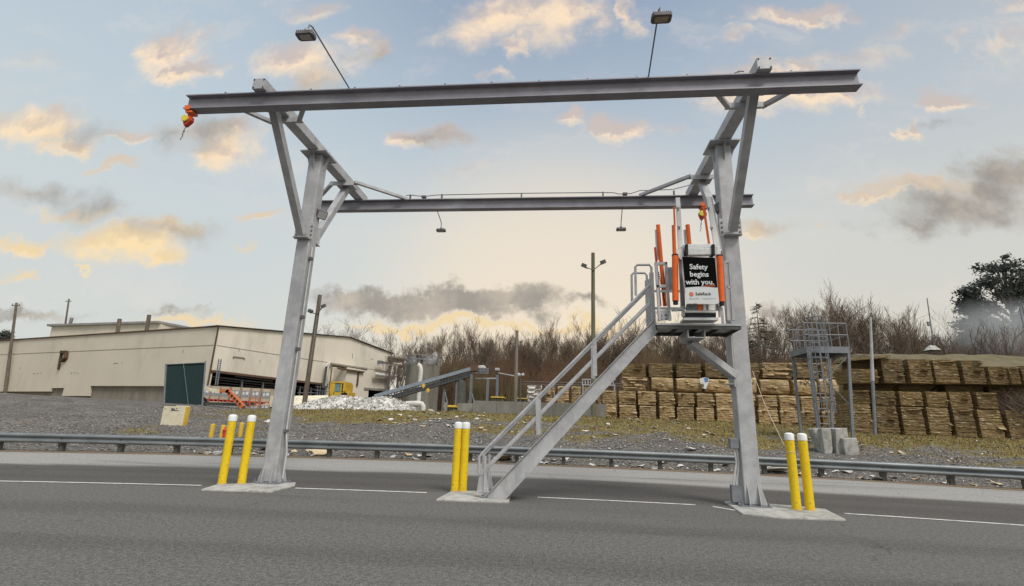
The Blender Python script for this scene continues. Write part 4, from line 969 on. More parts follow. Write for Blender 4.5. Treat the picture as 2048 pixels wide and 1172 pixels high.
for i, (a, b) in enumerate(row): bale(a, b, 780+i*.9, 807.5+i*2.1, 26.05, 'old', f'{ordn[i]} weathered bale from the left in the middle layer of the right hand wall', GR, 1.5)
row = [(1699,1790),(1793,1880),(1884,1972),(1976,2070),(2074,2160)]
for i, (a, b) in enumerate(row): bale(a, b, 766.5+i*.6, 780.5+i*2+(6 if i > 2 else 0)+(22 if i > 2 else 0), 27.25, 'old', f'{ordn[i]} flattened bale set back in shadow under the upper layer of the right hand wall', GR, .9)
row = [(1700,1762,737,764),(1765,1813,716,764.5),(1817.5,1866,717,765),(1870,1921,718.5,765.5),(1925,1974,720,766),(1979,2018,732,767),(2021,2042,733,767),(2046,2100,731,769)]
for i, (a, b, c, d) in enumerate(row): bale(a, b, c, d+1.5, 26.0, 'old', f'{ordn[i]} weathered bale from the left in the upper layer of the right hand wall', GR, 1.6)
bale(1699, 1764, 722, 737, 26.9, 'old', 'low dark bale in the recess at the top left of the right hand wall', GR, 1.0)
lid = MB().prism([P(1694,717,25.95), P(1781,710,25.95), P(1781,714.5,25.95), P(1694,722,25.95)], (0,1.8,0)); tag(lid.build('cover_board', M['bale_old'], loc=P(1740,722,26)), 'thin brown sagging board over the top left end of the right hand bale wall', 'board')
# mound behind the right wall
def mound(name, label, cat, x0, x1, y0, y1, zb, peak, m_, n=34, rough=.25, scl=.9, flat=False):
    mb = MB(); 
    for j in range(n+1):
        for i in range(n+1):
            a, b = i/n, j/n; x = x0+(x1-x0)*a; y = y0+(y1-y0)*b
            r = math.hypot((a-.5)*2, (b-.5)*2); z = peak(a, b)
            z += (noise.noise(Vector((x*scl, y*scl, 1.3)))*rough + noise.noise(Vector((x*scl*3, y*scl*3, 5)))*rough*.5)*min(1, z*2)
            mb.v.append(Vector((x, y, zb+max(z, -.1))))
    mb.f = [(j*(n+1)+i, j*(n+1)+i+1, (j+1)*(n+1)+i+1, (j+1)*(n+1)+i) for j in range(n) for i in range(n)]
    o = mb.build(name, m_, loc=((x0+x1)/2, (y0+y1)/2, zb), smooth=False, fix=False); return tag(o, label, cat)
pa = P(1765,712,27.8); pb = P(1846,703,33); zpk = pb.z-1.4
M['moundm'] = mat('olive_waste_mound', (.15,.125,.07), (.095,.08,.045), 1.4, .95, 0, .8, 10, c3=(.25,.21,.13), scale3=5, lo3=.64, hi3=.72)
mound('waste_mound', 'olive brown mound of old baled waste rising behind the right hand wall of bales', 'waste mound', P(1730,710,28).x, 36, 27.0, 42, 1.4,
      lambda a, b: zpk*sst(0, .16, a)*(.50+.50*sst(0, .5, b))*(1-sst(.62, 1, b)), M['moundm'], 40, .14)
wz = P(1868, 697, 34)
mound('white_heap', 'small whitish heap on top of the olive waste mound', 'heap', wz.x-.45, wz.x+.45, 33.7, 34.7, wz.z-.12, lambda a, b: .34*max(0, 1-math.hypot((a-.5)*2, (b-.5)*2)**1.6), M['concrete'], 18, .16, 3)

# ------------------------------------------------------------------ access tower
YT = 22.0
zt = P(1613, 705, YT).z; xa, xb = P(1613, 700, YT).x, P(1699, 700, YT).x; yb_ = 23.6
tw = thing('access_tower', 'grey steel access tower with railed platform and caged ladder above concrete footings', 'access tower', ((xa+xb)/2, YT, gh((xa+xb)/2, YT)))
zd = zt+.27; zgd = gh(xa, YT)-.2
fr = MB(); fr.bb(xa, xb, YT-.02, YT, zt, zd); fr.bb(xa, xb, yb_, yb_+.02, zt, zd); fr.bb(xa, xa+.02, YT, yb_, zt, zd); fr.bb(xb-.02, xb, YT, yb_, zt, zd); fr.bb(xa+.02, xb-.02, YT, yb_, zd-.06, zd-.02)
fr.build('platform', M['galv_dark'], tw)
for y in (YT+.03, yb_-.03):
    for x in (xa+.10, xb-.05): MB().bar((x if x < xb-.1 else x-.32, y, zgd), (x, y, zt), .10, .10, (0,1,0)).build('leg', M['galv_dark'], tw)
for y in (YT+.03, yb_-.03):
    MB().tube([(xa+.1, y, zt-.5), (xb-.05, y, zt-2.4)], .02, 5).build('cross_brace', M['galv_dark'], tw); MB().tube([(xb-.05, y, zt-.1), (xa+.5, y, zt-1.2)], .02, 5).build('cross_brace', M['galv_dark'], tw)
rl = MB()
for z in (.5, 1.0):
    for y in (YT, yb_): rl.tube([(xa, y, zd+z), (xb, y, zd+z)], .022, 6)
    for x in (xa, xb): rl.tube([(x, YT, zd+z), (x, yb_, zd+z)], .022, 6)
for y in (YT, yb_):
    for k in range(6): x = xa+(xb-xa)*k/5; rl.tube([(x, y, zd), (x, y, zd+1.02)], .02, 6)
for k in (1, 2): rl.tube([(xa, YT+(yb_-YT)*k/3, zd), (xa, YT+(yb_-YT)*k/3, zd+1.02)], .02, 6)
rl.build('railing', M['galv_dark'], tw)
lx0, lx1 = P(1621, 700, 21.8).x, P(1640, 700, 21.8).x
ld = MB()
for x in (lx0, lx1): ld.tube([(x, 21.8, zgd+.1), (x, 21.8, zd+1.1)], .025, 6)
z = zgd+.4
while z < zd+1: ld.tube([(lx0, 21.8, z), (lx1, 21.8, z)], .014, 5); z += .3
ld.build('ladder', M['galv_dark'], tw)
cg = MB(); lc = (lx0+lx1)/2; rr = .36
z = zgd+1.9
while z < zd+1.15:
    cg.tube([(lc+rr*math.cos(t*math.pi/8), 21.8-.05-.62*math.sin(t*math.pi/8), z) for t in range(9)], .022, 5); z += .85
for t in (0,2,3,5,6,8): x, y = lc+rr*math.cos(t*math.pi/8), 21.75-.62*math.sin(t*math.pi/8); cg.tube([(x, y, zgd+1.5), (x, y, zd+1.15)], .016, 5)
cg.build('ladder_cage', M['galv_dark'], tw)

# ------------------------------------------------------------------ poles
def pole_to(ob, u0, v0, u1, v1, Y, r0, r1, m_, name='pole'):
    a = P(u0, v0, Y); b = P(u1, v1, Y); b = Vector((b.x, Y, gh(b.x, Y)-.3)); return MB().tube([b, Vector((a.x, Y, a.z))], [r0, r1], 10).build(name, m_, ob, smooth=True)
def lamp_pair(ob, parent, pts, Y, s, m_=None):
    for (u, v, sx) in pts:
        c = P(u, v, Y); h = MB(); Mx = Matrix.Rotation(R_(-25*sx), 3, 'Y') @ Matrix.Rotation(R_(20), 3, 'X')
        h.box(c, (.50*s, .35*s, .36*s), Mx); h.box(c+Vector((.05*sx*s, -.19*s, -.06*s)), (.40*s, .03*s, .28*s), Mx); h.tube([c+Vector((0,.1*s,-.1*s)), c+Vector((-.34*sx*s, .2*s, -.26*s))], .04*s, 6)
        h.build('floodlight', m_ or M['lamp'], ob)
t = thing('light_pole', 'tall greenish wooden light pole with two floodlights left of the raised gangway', 'light pole', tuple(P(1187, 838, 29)))
pole_to(t, 1186, 506, 1187, 840, 29, .14, .11, M['polegreen'])
lamp_pair(t, t, [(1168,531,-1), (1206,524,1)], 28.8, .62); MB().tube([P(1170,534,28.85), P(1187,540,28.85), P(1203,527,28.85)], .03, 6).build('bracket', M['lamp'], t)
t = thing('light_pole', 'leaning brown wooden light pole with two floodlights in front of the beige warehouse', 'light pole', tuple(P(610, 795, 42)))
pole_to(t, 640, 590, 610, 797, 42, .22, .17, M['wood']); lamp_pair(t, t, [(621,622,-1), (647,612,1)], 41.7, .8); MB().tube([P(623,625,41.8), P(634,628,41.8), P(644,615,41.8)], .05, 6).build('bracket', M['lamp'], t)
MB().tube([P(634,630,41.75), P(618,745,41.75)], .03, 5).build('conduit', M['galv_dark'], t)
t = thing('light_pole', 'plain wooden pole with small dark lamps standing behind the concrete barrier', 'light pole', tuple(P(1031, 803, 40)))
pole_to(t, 1034, 661, 1031, 803, 40, .16, .13, M['greypole']); lamp_pair(t, t, [(1027,692,-1), (1042,684,1)], 39.8, .42)
t = thing('light_pole', 'short dark post with two pale box lamps behind the barrier', 'light pole', tuple(P(1041, 800, 39)))
pole_to(t, 1041, 755, 1041, 800, 39, .09, .08, M['post']); lamp_pair(t, t, [(1038,749,-1), (1046,749,1)], 38.9, .42, M['signwhite'])
for (u0, v0, u1, v1, Y, lab) in ((33,606,14,782,62,'tall wooden utility pole at the left edge in front of the warehouse wall'), (138,598,132,700,90,'wooden utility pole rising from behind the warehouse roof')):
    t = thing('utility_pole', lab, 'utility pole', tuple(P(u1, v1, Y))); pole_to(t, u0, v0, u1, v1, Y, .22, .14, M['wood'])
    a = P(u0, v0+5, Y); MB().bar(a-Vector((.8,0,0)), a+Vector((.5,0,0)), .09, .1).build('crossarm', M['wood'], t)
    ins = MB(); [ins.lathe(a+Vector((k, 0, .05)), [(.05,0),(.05,.18),(.02,.22)], 6) for k in (-.7, 0, .4)]; ins.build('insulator', M['lamp'], t)
tf = P(142, 642, 89.5); tt = bpy.data.objects[t.name]; MB().lathe(tf-Vector((0,0,.5)), [(.3,0),(.3,1.1),(.2,1.2)], 10).build('transformer', M['galv_dark'], tt)
sp_ = thing('steel_post', 'tall thin galvanised steel post in front of the right hand bale wall', 'post', tuple(P(1746, 852, 25.5)))
a = P(1741, 634, 25.5); zj = P(1743, 762, 25.5).z; bx0 = P(1747,852,25.5).x; MB().tube([(bx0, 25.5, gh(a.x, 25.5)-.2), (bx0+(a.x-bx0)*.42, 25.5, zj)], .075, 10).build('lower_shaft', M['galv_dark'], sp_, smooth=True); MB().tube([(bx0+(a.x-bx0)*.42, 25.5, zj), (a.x, 25.5, a.z)], [.085, .045], 10).build('upper_shaft', M['galv'], sp_, smooth=True)
sp2 = thing('steel_post', 'grey steel post in front of the bales at the right edge', 'post', tuple(P(2044, 870, 25.4)))
a = P(2040, 610, 25.4); MB().tube([(a.x+.02, 25.4, gh(a.x, 25.4)-.2), (a.x+.02, 25.4, P(2044,690,25.4).z)], .09, 10).build('lower_shaft', M['galv'], sp2, smooth=True)
MB().tube([(a.x-.05, 25.4, P(2044,690,25.4).z-.4), (a.x-.05, 25.4, a.z)], .03, 8).build('upper_shaft', M['galv_dark'], sp2); MB().tube([(a.x+.1, 25.4, P(2044,690,25.4).z-.4), (a.x+.1, 25.4, a.z+.1)], .03, 8).build('upper_shaft', M['galv_dark'], sp2)
mt = thing('antenna_mast', 'thin mast standing beyond the thicket left of the dark evergreen', 'mast', tuple(P(1860, 670, 60))); MB().tube([(P(1860,690,60).x, 60, gh(30, 60)), P(1854,596,60)], [.10,.05], 6).build('shaft', M['galv_dark'], mt); MB().bb(*(lambda a: (a.x-.12, a.x+.12, 59.9, 60.1, a.z, a.z+.5))(P(1858,652,60))).build('mast_box', M['galv_dark'], mt)

# ------------------------------------------------------------------ concrete barrier
bw = MB(); a = P(945, 826, 33); b = P(1213, 834, 29.6); za, zb = P(947, 801, 33).z, P(1212, 808, 29.6).z
bar = thing('concrete_barrier', 'long low weathered concrete barrier wall in front of the bales', 'wall', ((a.x+b.x)/2, 31.5, 1.7))
nseg = 5
for i in range(nseg):
    p0 = Vector((a.x, 33, 0)).lerp(Vector((b.x, 29.6, 0)), i/nseg); p1 = Vector((a.x, 33, 0)).lerp(Vector((b.x, 29.6, 0)), (i+1)/nseg-.002)
    z0_, z1_ = za+(zb-za)*i/nseg, za+(zb-za)*(i+1)/nseg; zb0, zb1 = gh(p0.x, p0.y)-.3, gh(p1.x, p1.y)-.3
    MB().prism([(p0.x, p0.y, zb0), (p1.x, p1.y, zb1), (p1.x, p1.y, z1_), (p0.x, p0.y, z0_)], (0,.25,0)).build('wall_panel', M['concrete_old'], bar)
for (u0, u1, v0, v1, Y) in ((915,945,806,826,33.6), (888,894,804,826,33.6)):
    MB().prism([P(u0,v0,Y), P(u1,v0+1,Y), P(u1-3,v1+4,Y), P(u0,v1+4,Y)], (0,.3,0)).build('end_block', M['concrete_old'], bar)

# ------------------------------------------------------------------ warehouse
K0 = P(430, 690, 50); zs_ = K0.z
Lp = Gz(29, 708, zs_); Rp = Gz(650, 724, zs_)
def onface(u, v, p0, p1, off=0):
    d = ray(u, v); n = Vector((p1.y-p0.y, -(p1.x-p0.x), 0)).normalized()
    if n.dot(CAM-p0) < 0: n = -n
    q0 = p0 + n*off; t = (q0-CAM).dot(n)/d.dot(n); return CAM + d*t
e2 = (Lp-K0).normalized(); e1 = (Rp-K0).normalized(); up = Vector((0,0,1))
def nout(p0, p1):
    n = Vector((p1.y-p0.y, -(p1.x-p0.x), 0)).normalized(); return n if n.dot(CAM-p0) > 0 else -n
nR, nL = nout(K0, Rp), nout(K0, Lp)
FR = lambda u, v, o=0: onface(u, v, K0, Rp, o)
FL = lambda u, v, o=0: onface(u, v, K0, Lp, o)
wh = thing('warehouse', 'large beige metal clad warehouse with rust stained eaves and an open bay', 'building', (K0.x, K0.y, gh(K0.x, K0.y)))
kr = Vector((K0.x, K0.y, FR(431,652).z)); 
# right (gable) wall with the open bay and the doorway left out: three plates that butt
rd, rdg = FR(698, 675), FR(785, 708)
k_t = lambda p_: (p_-K0).dot(e1)
def RW(t, z, o=0): p_ = K0+e1*t+nR*o; return Vector((p_.x, p_.y, z))
def LW(t, z, o=0): p_ = K0+e2*t+nL*o; return Vector((p_.x, p_.y, z))
tr, te = k_t(rd), k_t(rdg); zb1 = FR(430,743).z; zb2 = FR(640,768).z; tb = k_t(FR(655, 770)); tdo0 = k_t(FR(716, 778)); tdo1 = k_t(FR(768, 778)); zdo = FR(740, 778).z
zk = kr.z
prw = [RW(0,zk), RW(tr,rd.z), RW(te,rdg.z), RW(te,0), RW(tdo1,0), RW(tdo1,zdo), RW(tdo0,zdo), RW(tdo0,0), RW(tb,0), RW(tb,zb2), RW(0,zb1)]
MB().prism(prw, nR*-.3).build('gable_wall', M['beige'], wh)
# left wall, long
tl = 75
zwl = FL(330,772).z
MB().prism([LW(0,zk), LW(tl,zk+.05), LW(tl,zwl), LW(0,zwl)], nL*-.3).build('side_wall', M['beige2'], wh)
bs = MB(); bs.prism([LW(.3,zwl,-.35), LW(tl,zwl,-.35), LW(tl,0,-.35), LW(.3,0,-.35)], nL*-.3); bs.build('base_wall', M['basewall'], wh)
# lower cladding skirts of uneven depth along the left wall
sk = MB()
for (u0, u1, v0, v1) in ((0,105,766,783),(128,180,776,792),(105,128,770,776)):
    a, b = FL(u0, v0), FL(u1, v0); t0, t1 = (a-K0).dot(e2), (b-K0).dot(e2); sk.prism([LW(t0,zwl-.002), LW(t1,zwl-.002), LW(t1,FL(u1,v1).z), LW(t0,FL(u0,v1).z)], nL*-.3)
sk.build('wall_skirt', M['beige2'], wh)
# roof
rf = MB(); back = nR*-60
rf.add([RW(-.3,zk+.06,.3), RW(tr,rd.z+.08,.3), RW(tr,rd.z+.08,.3)+back, RW(-.3,zk+.06,.3)+back], [(0,1,2,3)])
rf.add([RW(tr,rd.z+.08,.3), RW(te+.3,rdg.z+.06,.3), RW(te+.3,rdg.z+.06,.3)+back, RW(tr,rd.z+.08,.3)+back], [(0,1,2,3)])
rfo = rf.build('roof', M['roof'], wh); md = rfo.modifiers.new('solid', 'SOLIDIFY'); md.thickness = .05
tm = MB()
tm.bar(RW(-.05,zk+.06,.06), RW(tr,rd.z+.08,.06), .12, .11, up); tm.bar(RW(tr,rd.z+.08,.06), RW(te,rdg.z+.06,.06), .12, .11, up); tm.bar(LW(-.02,zk+.04,.08), LW(tl,zk+.04,.08), .16, .13, up)
tm.bar(RW(-.02,1.0,.05), RW(-.02,zk-.08,.05), .13, .13, e1)
tm.build('rusty_trim', M['rust'], wh)
sm_ = MB(); sm_.bar(RW(.2,zs_,.012), RW(te,zs_,.012), .03, .05, up); sm_.bar(LW(.2,zs_,.012), LW(tl,zs_,.012), .03, .05, up); sm_.build('cladding_seam', M['basewall'], wh)
# open bay interior
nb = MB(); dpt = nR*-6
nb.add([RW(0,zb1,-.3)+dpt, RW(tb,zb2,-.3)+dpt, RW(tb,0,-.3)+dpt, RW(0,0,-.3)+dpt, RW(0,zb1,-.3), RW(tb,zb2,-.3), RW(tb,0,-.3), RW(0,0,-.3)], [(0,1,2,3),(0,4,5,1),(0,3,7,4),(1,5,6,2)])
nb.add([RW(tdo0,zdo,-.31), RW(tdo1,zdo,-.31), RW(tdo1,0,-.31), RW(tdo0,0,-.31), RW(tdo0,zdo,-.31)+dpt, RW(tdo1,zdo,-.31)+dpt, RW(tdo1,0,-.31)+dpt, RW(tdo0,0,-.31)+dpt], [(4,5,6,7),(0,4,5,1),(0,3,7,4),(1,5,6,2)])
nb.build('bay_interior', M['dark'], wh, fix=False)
pp = MB()
for (u0,v0,u1,v1,r,o) in ((415,752,645,779,.10,-1),(415,757,640,783,.07,-1.6),(430,765,560,778,.06,-2),(470,752,545,762,.09,-.6),(600,775,650,782,.08,-.5),(595,786,650,786,.07,-.4),(420,770,520,776,.05,-2.5)):
    pp.tube([FR(u0,v0,o), FR(u1,v1,o)], r, 6)
for u, v0, v1 in ((416,750,800),(484,760,800),(526,764,800),(600,772,800),(622,774,800),(648,774,800),(612,770,800)): pp.bar(FR(u,v0,-.5), FR(u-3,v1+8,-.5), .16, .16, e1)
for k in range(4): pp.tube([FR(636+k*5,771,.4), FR(633+k*5,802,.4)], .05, 5)
for k in range(4): pp.tube([FR(630,773+k*8,.4), FR(662,776+k*8,.4)], .04, 5)
pp.build('pipework', M['galv_dark'], wh)
lt = MB(); [lt.bar(RW(.1,zb1+.0,.06), RW(tb,zb2,.06), .1, .25, up)]; lt.build('bay_lintel', M['rust'], wh)
# annex block on the gable wall with canopy and lagged pipes
t0, t1 = k_t(FR(668,740)), k_t(FR(716,745)); zt_ = FR(690,738).z
MB().prism([RW(t0,zt_,2.4), RW(t1,zt_-.1,2.4), RW(t1,0,2.4), RW(t0,0,2.4)], nR*-2.39).build('annex', M['beige'], wh)
cp = MB(); cp.tube([FR(662,728,2.2), FR(694,733,2.2), FR(733,738,2.2)], .22, 8); cp.tube([FR(664,731,1.7), FR(733,740,1.7)], .16, 8); cp.build('canopy_pipe', M['basewall'], wh, smooth=True)
cb_ = MB(); cb_.bar(FR(676,737,2.6), FR(728,744,2.6), .25, .18, up); cb_.bar(FR(717,745,2.5), FR(714,772,2.5), .2, .2, e1); cb_.bar(FR(663,739,2.5), FR(659,775,2.5), .1, .1, e1); cb_.build('rusty_frame', M['rust'], wh)
lp = MB(); lp.tube([FR(651,772,.35), FR(656,732,.35), FR(660,727,.35), FR(668,728,.35)], .18, 8); lp.tube([FR(646,775,.4), FR(652,732,.4), FR(657,726,.4)], .14, 8); lp.build('lagged_pipe', M['pipe'], wh, smooth=True)
MB().tube([FR(647,774,.75), FR(653,733,.75)], .16, 8).build('drain_pipe', M['post'], wh)
cn_ = MB(); cn_.bar(FR(716,777,1.3), FR(766,781,1.3), 2.4, .3, up); cn_.build('door_canopy', M['roof'], wh)
fl = MB(); fl.box(FR(728.5,768,.06), (.5,.08,.18)); fl.box(FR(759,778,.06), (.3,.08,.15)); fl.build('wall_vent', M['post'], wh)
# pipe bridge and platform at the far end of the gable wall
pb_ = MB(); pb_.bar(FR(757,729.5,1.0), FR(810,729.5,1.0), .6, .25, up); pb_.tube([FR(749,748,.7), FR(770,751,.7), FR(790,752,.7), FR(798,747,.7), FR(800,733,.7), FR(806,731,.7)], .28, 8)
pb_.build('pipe_bridge', M['pipe'], wh, smooth=True)
pc_ = MB()
for (u0,v0,u1,v1,w_) in ((780,731,776,781,.28),(797,733,795,776,.24),(790,733,789,748,.25),(757,724,773,728,.5)): pc_.bar(FR(u0,v0,1.0), FR(u1,v1,1.0), w_, w_, e1)
pc_.tube([FR(778,777,1), FR(791,756,1)], .06, 5); pc_.tube([FR(783,760,1), FR(790,776,1)], .06, 5)
pc_.box(FR(784,756,1.0), (.7,.5,.5)); pc_.box(FR(800,759,1.0), (.5,.5,.6)); pc_.build('pipe_support', M['galv_dark'], wh)
ee = MB(); ee.bar(FR(781,717,.6), FR(802,721,.6), 1.2, .7, up); ee.build('eave_duct', M['post'], wh); MB().bar(FR(784,714.5,.9), FR(812,720,.9), 1.0, .22, up).build('eave_sheet', M['roof'], wh)
wf_ = MB(); wf_.bar(FL(124,703,.1), FL(117,739,.1), .28, .2, e2); wf_.bar(FL(122,704,.2), FL(133,704,.2), .3, .35, up); wf_.tube([FL(133,705,.2), FL(132,715,.2), FL(124,722,.2)], .22, 7); wf_.build('wall_vent_pipe', M['darkrust'], wh)
hl = MB(); hl.bar(FR(468,713.5,.05), FR(488,716,.05), .05, .12, up); hl.bar(FR(467,713,.05), FR(467,716,.05), .1, .1, e1); hl.bar(FR(489,716,.05), FR(489,719,.05), .1, .1, e1); hl.build('door_rail', M['basewall'], wh)
stn = MB()
for (u, v, w_, h_) in ((68,747,2.6,1.2),(75,747,2.2,1.5),(82,746,1.8,1.2),(143,746,2.6,1.6),(150,745,2.8,1.0),(156,747,1.8,1.6),(232,726,9,.7),(228,727,.8,3),(244,726,.8,3),(40,736,2,1),(366,703,.8,7)):
    a = FL(u-w_/2, v-h_/2, .01); b = FL(u+w_/2, v-h_/2, .01); c = FL(u+w_/2, v+h_/2, .01); d = FL(u-w_/2, v+h_/2, .01); stn.prism([a, b, c, d], nL*.02)
for (u, v, w_, h_) in ((478,700,1,7),(520,722,.8,5),(760,736,.7,6),(744,718,6,.7),(705,712,.8,10)):
    a = FR(u-w_/2, v-h_/2, .01); b = FR(u+w_/2, v-h_/2, .01); c = FR(u+w_/2, v+h_/2, .01); d = FR(u-w_/2, v+h_/2, .01); stn.prism([a, b, c, d], nR*.02)
so__ = stn.build('wall_patches', M['basewall'], wh); so__['kind'] = 'stuff'
ldr = MB()
for u0, u1 in ((437.5,430.5),(442.5,435)): ldr.tube([FR(u0,718,.8), FR(u1,770,.8)], .06, 5)
for k in range(11): ldr.tube([FR(437.3-k*.6,722+k*4.6,.8), FR(442-k*.6,722.5+k*4.6,.8)], .035, 5)
ldr.build('ladder', M['galv_dark'], wh)
# raised rear part of the roof
zu = P(104, 653, 78).z; up0, up1 = Gz(104, 653, zu), Gz(322, 647, zu)
ub = MB(); d_ = (up1-up0).normalized(); d_.z = 0; nb_ = Vector((-d_.y, d_.x, 0)); nb_ = nb_ if nb_.y > 0 else -nb_
ub.prism([Vector((up0.x, up0.y, zk-1)), Vector((up1.x, up1.y, zk-1)), Vector((up1.x, up1.y, zu)), Vector((up0.x, up0.y, zu))], nb_*14); ub.build('roof_monitor', M['beige2'], wh)
ur = MB(); ur.prism([Vector((up0.x, up0.y, zu))-d_*.6-nb_*.5, Vector((up1.x, up1.y, zu))-nb_*.5, Vector((up1.x, up1.y, zu))+nb_*8+d_*1.0, Vector((up0.x, up0.y, zu))+nb_*8], (0,0,.35)); ur.build('monitor_roof', M['roof'], wh)
for (u0, v0, u1, v1) in ((239.5,638,237,664), (298.5,630,295,660)):
    a = P(u0, v0, 63.5); b = P(u1, v1, 63.5); MB().tube([Vector((b.x, b.y, zk-.3)), a], .26, 10).build('roof_stub', M['wood'], wh)

# ------------------------------------------------------------------ crates, lift, trailer
random.seed(5)
def crate_proto():
    t = thing('pallet_crate', '', 'crate', (0,0,0), 'cartons stacked in two layers by the warehouse bay')
    MB().bb(-.5,.5,-.5,.5,.12,1.0).build('carton', M['crate'], t, bevel=.02)
    pm = MB(); pm.bb(-.5,.5,-.5,.5,.09,.119); [pm.bb(x-.06,x+.06,-.5,.5,0,.089) for x in (-.42,0,.42)]; pm.build('pallet', M['red'], t)
    MB().bb(-.40,.40,-.512,-.502,.36,.80).build('label_sheet', M['crate_label'], t)
    MB().bb(.02,.32,-.518,-.513,.54,.74).build('label_patch', M['signwhite'], t); MB().lathe((0,0,0), [(.0,0),(.001,.001)], 3)
    dm = MB(); dm.prism([(-.2,-.518,.5),(-.06,-.518,.62),(-.2,-.518,.76),(-.34,-.518,.62)], (0,.005,0)); dm.build('label_diamond', M['signwhite'], t)
    st = MB(); [st.bb(x-.02,x+.02,-.505,-.5005,.12,1.0) for x in (-.47,.47)]; st.build('strap', M['rust'], t)
    return t
pr0 = crate_proto(); first = True
for rowi, (v0, v1, us) in enumerate(((771,801,[403,422,441,462.5,483,503,524]), (801.5,818,[417,436,456,478,499,521]))):
    for i, u in enumerate(us):
        Y = 44.5+ (u-403)*.012; a = P(u, v0+ (u-403)*.055, Y); b = P(u+18.6, v0, Y); zb = P(u, v1+(u-403)*.055, Y).z; s = b.x-a.x
        lab = f'{ordn[i]} labelled carton from the left in the {"upper" if rowi == 0 else "lower"} layer before the dark bay'
        o = pr0 if first else copy_thing(pr0, (0,0,0)); first = False
        o['label'] = lab; o.location = ((a.x+b.x)/2, Y+s/2, zb); o.scale = (s, s, (a.z-zb)); o.rotation_euler = (0, 0, .1)
lf = thing('boom_lift', 'orange and yellow folded lift boom in front of the stacked cartons', 'lift', tuple(P(465, 812, 41)))
MB().bar(P(404,776,41), P(443,784,41), .3, .26, up).build('upper_boom', M['cream'], lf); MB().bar(P(442,781,41), P(460,783,41), .36, .3, up).build('knuckle', M['dullorange'], lf)
MB().bar(P(455,781,41), P(487,815,41), .36, .34, up).build('lower_boom', M['dullorange'], lf)
hls = MB(); [hls.box(P(458+k*5.4, 786+k*5.4, 40.78), (.16,.03,.16)) for k in range(5)]; hls.build('boom_slot', M['dark'], lf)
bk_ = MB()
for u in (500,511,521): bk_.tube([P(u,792,41), P(u-1,812,41)], .03, 5)
for v in (797,804,811): bk_.tube([P(499,v,41), P(521,v+1,41)], .03, 5)
bk_.build('basket', M['dullorange'], lf)
tx_ = P(403, 806, 41.5); tyr = MB(); nn = 16
tyr.tube([tx_+Vector((math.cos(k*6.2832/nn)*.42, 0, math.sin(k*6.2832/nn)*.42)) for k in range(nn+1)], .12, 8, False); tyr.build('tyre', M['black'], lf); MB().tube([tx_+Vector((0,-.08,0)), tx_+Vector((0,.08,0))], .3, 14).build('rim', M['concrete'], lf)
MB().bb(tx_.x, P(500,806,41.5).x, 41.4, 42.4, tx_.z-.15, tx_.z+.1).build('chassis', M['post'], lf)
lw = MB().prism([P(527,790,46), P(548,792,46), P(700,790,50), P(700,800,50), P(590,812,46), P(527,814,46)], (0,.4,0)); tag(lw.build('low_wall', M['cream'], loc=P(560,815,46)), 'low cream painted wall beside the cartons at the end of the bay', 'wall')

# loader
ldv = thing('wheel_loader', 'yellow wheel loader with square cab behind the white waste heap', 'loader', tuple(P(676, 800, 40)))
YL = 40
def lb(name, u0, u1, v0, v1, m_, Y=YL, dp=1.4, parent=None, bev=.03): 
    a, b = P(u0, (v0+v1)/2, Y), P(u1, (v0+v1)/2, Y); zt__, zb__ = P((u0+u1)/2, v0, Y).z, P((u0+u1)/2, v1, Y).z
    return MB().bb(a.x, b.x, Y, Y+dp, zb__, zt__).build(name, m_, parent or ldv, bevel=bev)
cabm = MB()
for (u0, u1, v0, v1) in ((661,690,762.5,766.5),(660.5,667,766.5,795),(687,690,766.5,783),(667,687,784,795)):
    a, b = P(u0, v0, YL), P(u1, v1, YL); cabm.bb(a.x, b.x, YL, YL+1.5, b.z, a.z)
cab = cabm.build('cab', M['loader'], ldv); lb('window', 667.3, 681, 767, 783.8, M['glass'], YL+.06, 1.3, cab); lb('door_post', 681.2, 683, 767, 783.8, M['loader'], YL+.02, .1, cab, .005)
lb('engine_hood', 690.3, 697, 783.5, 797, M['loader']); lb('body', 656, 660, 785, 798, M['loader']); lb('grille', 682, 694, 785.5, 793, M['dark'], YL-.03, .1)
MB().tube([P(694.5,783.5,YL+.4), P(695,778,YL+.4), P(698,778.5,YL+.4), P(698,783.5,YL+.4)], .04, 6).build('grab_rail', M['loader'], ldv); MB().tube([P(659,795,YL+.2), P(660,764,YL+.2)], .07, 8).build('exhaust', M['post'], ldv)
for u in (664, 690):
    c = P(u, 808, YL+.3); w_ = MB().tube([c+Vector((0,-.25,0)), c+Vector((0,.25,0))], .62, 18).build('wheel', M['black'], ldv); MB().tube([c+Vector((0,-.27,0)), c+Vector((0,-.2,0))], .3, 14).build('hub', M['loader'], w_)
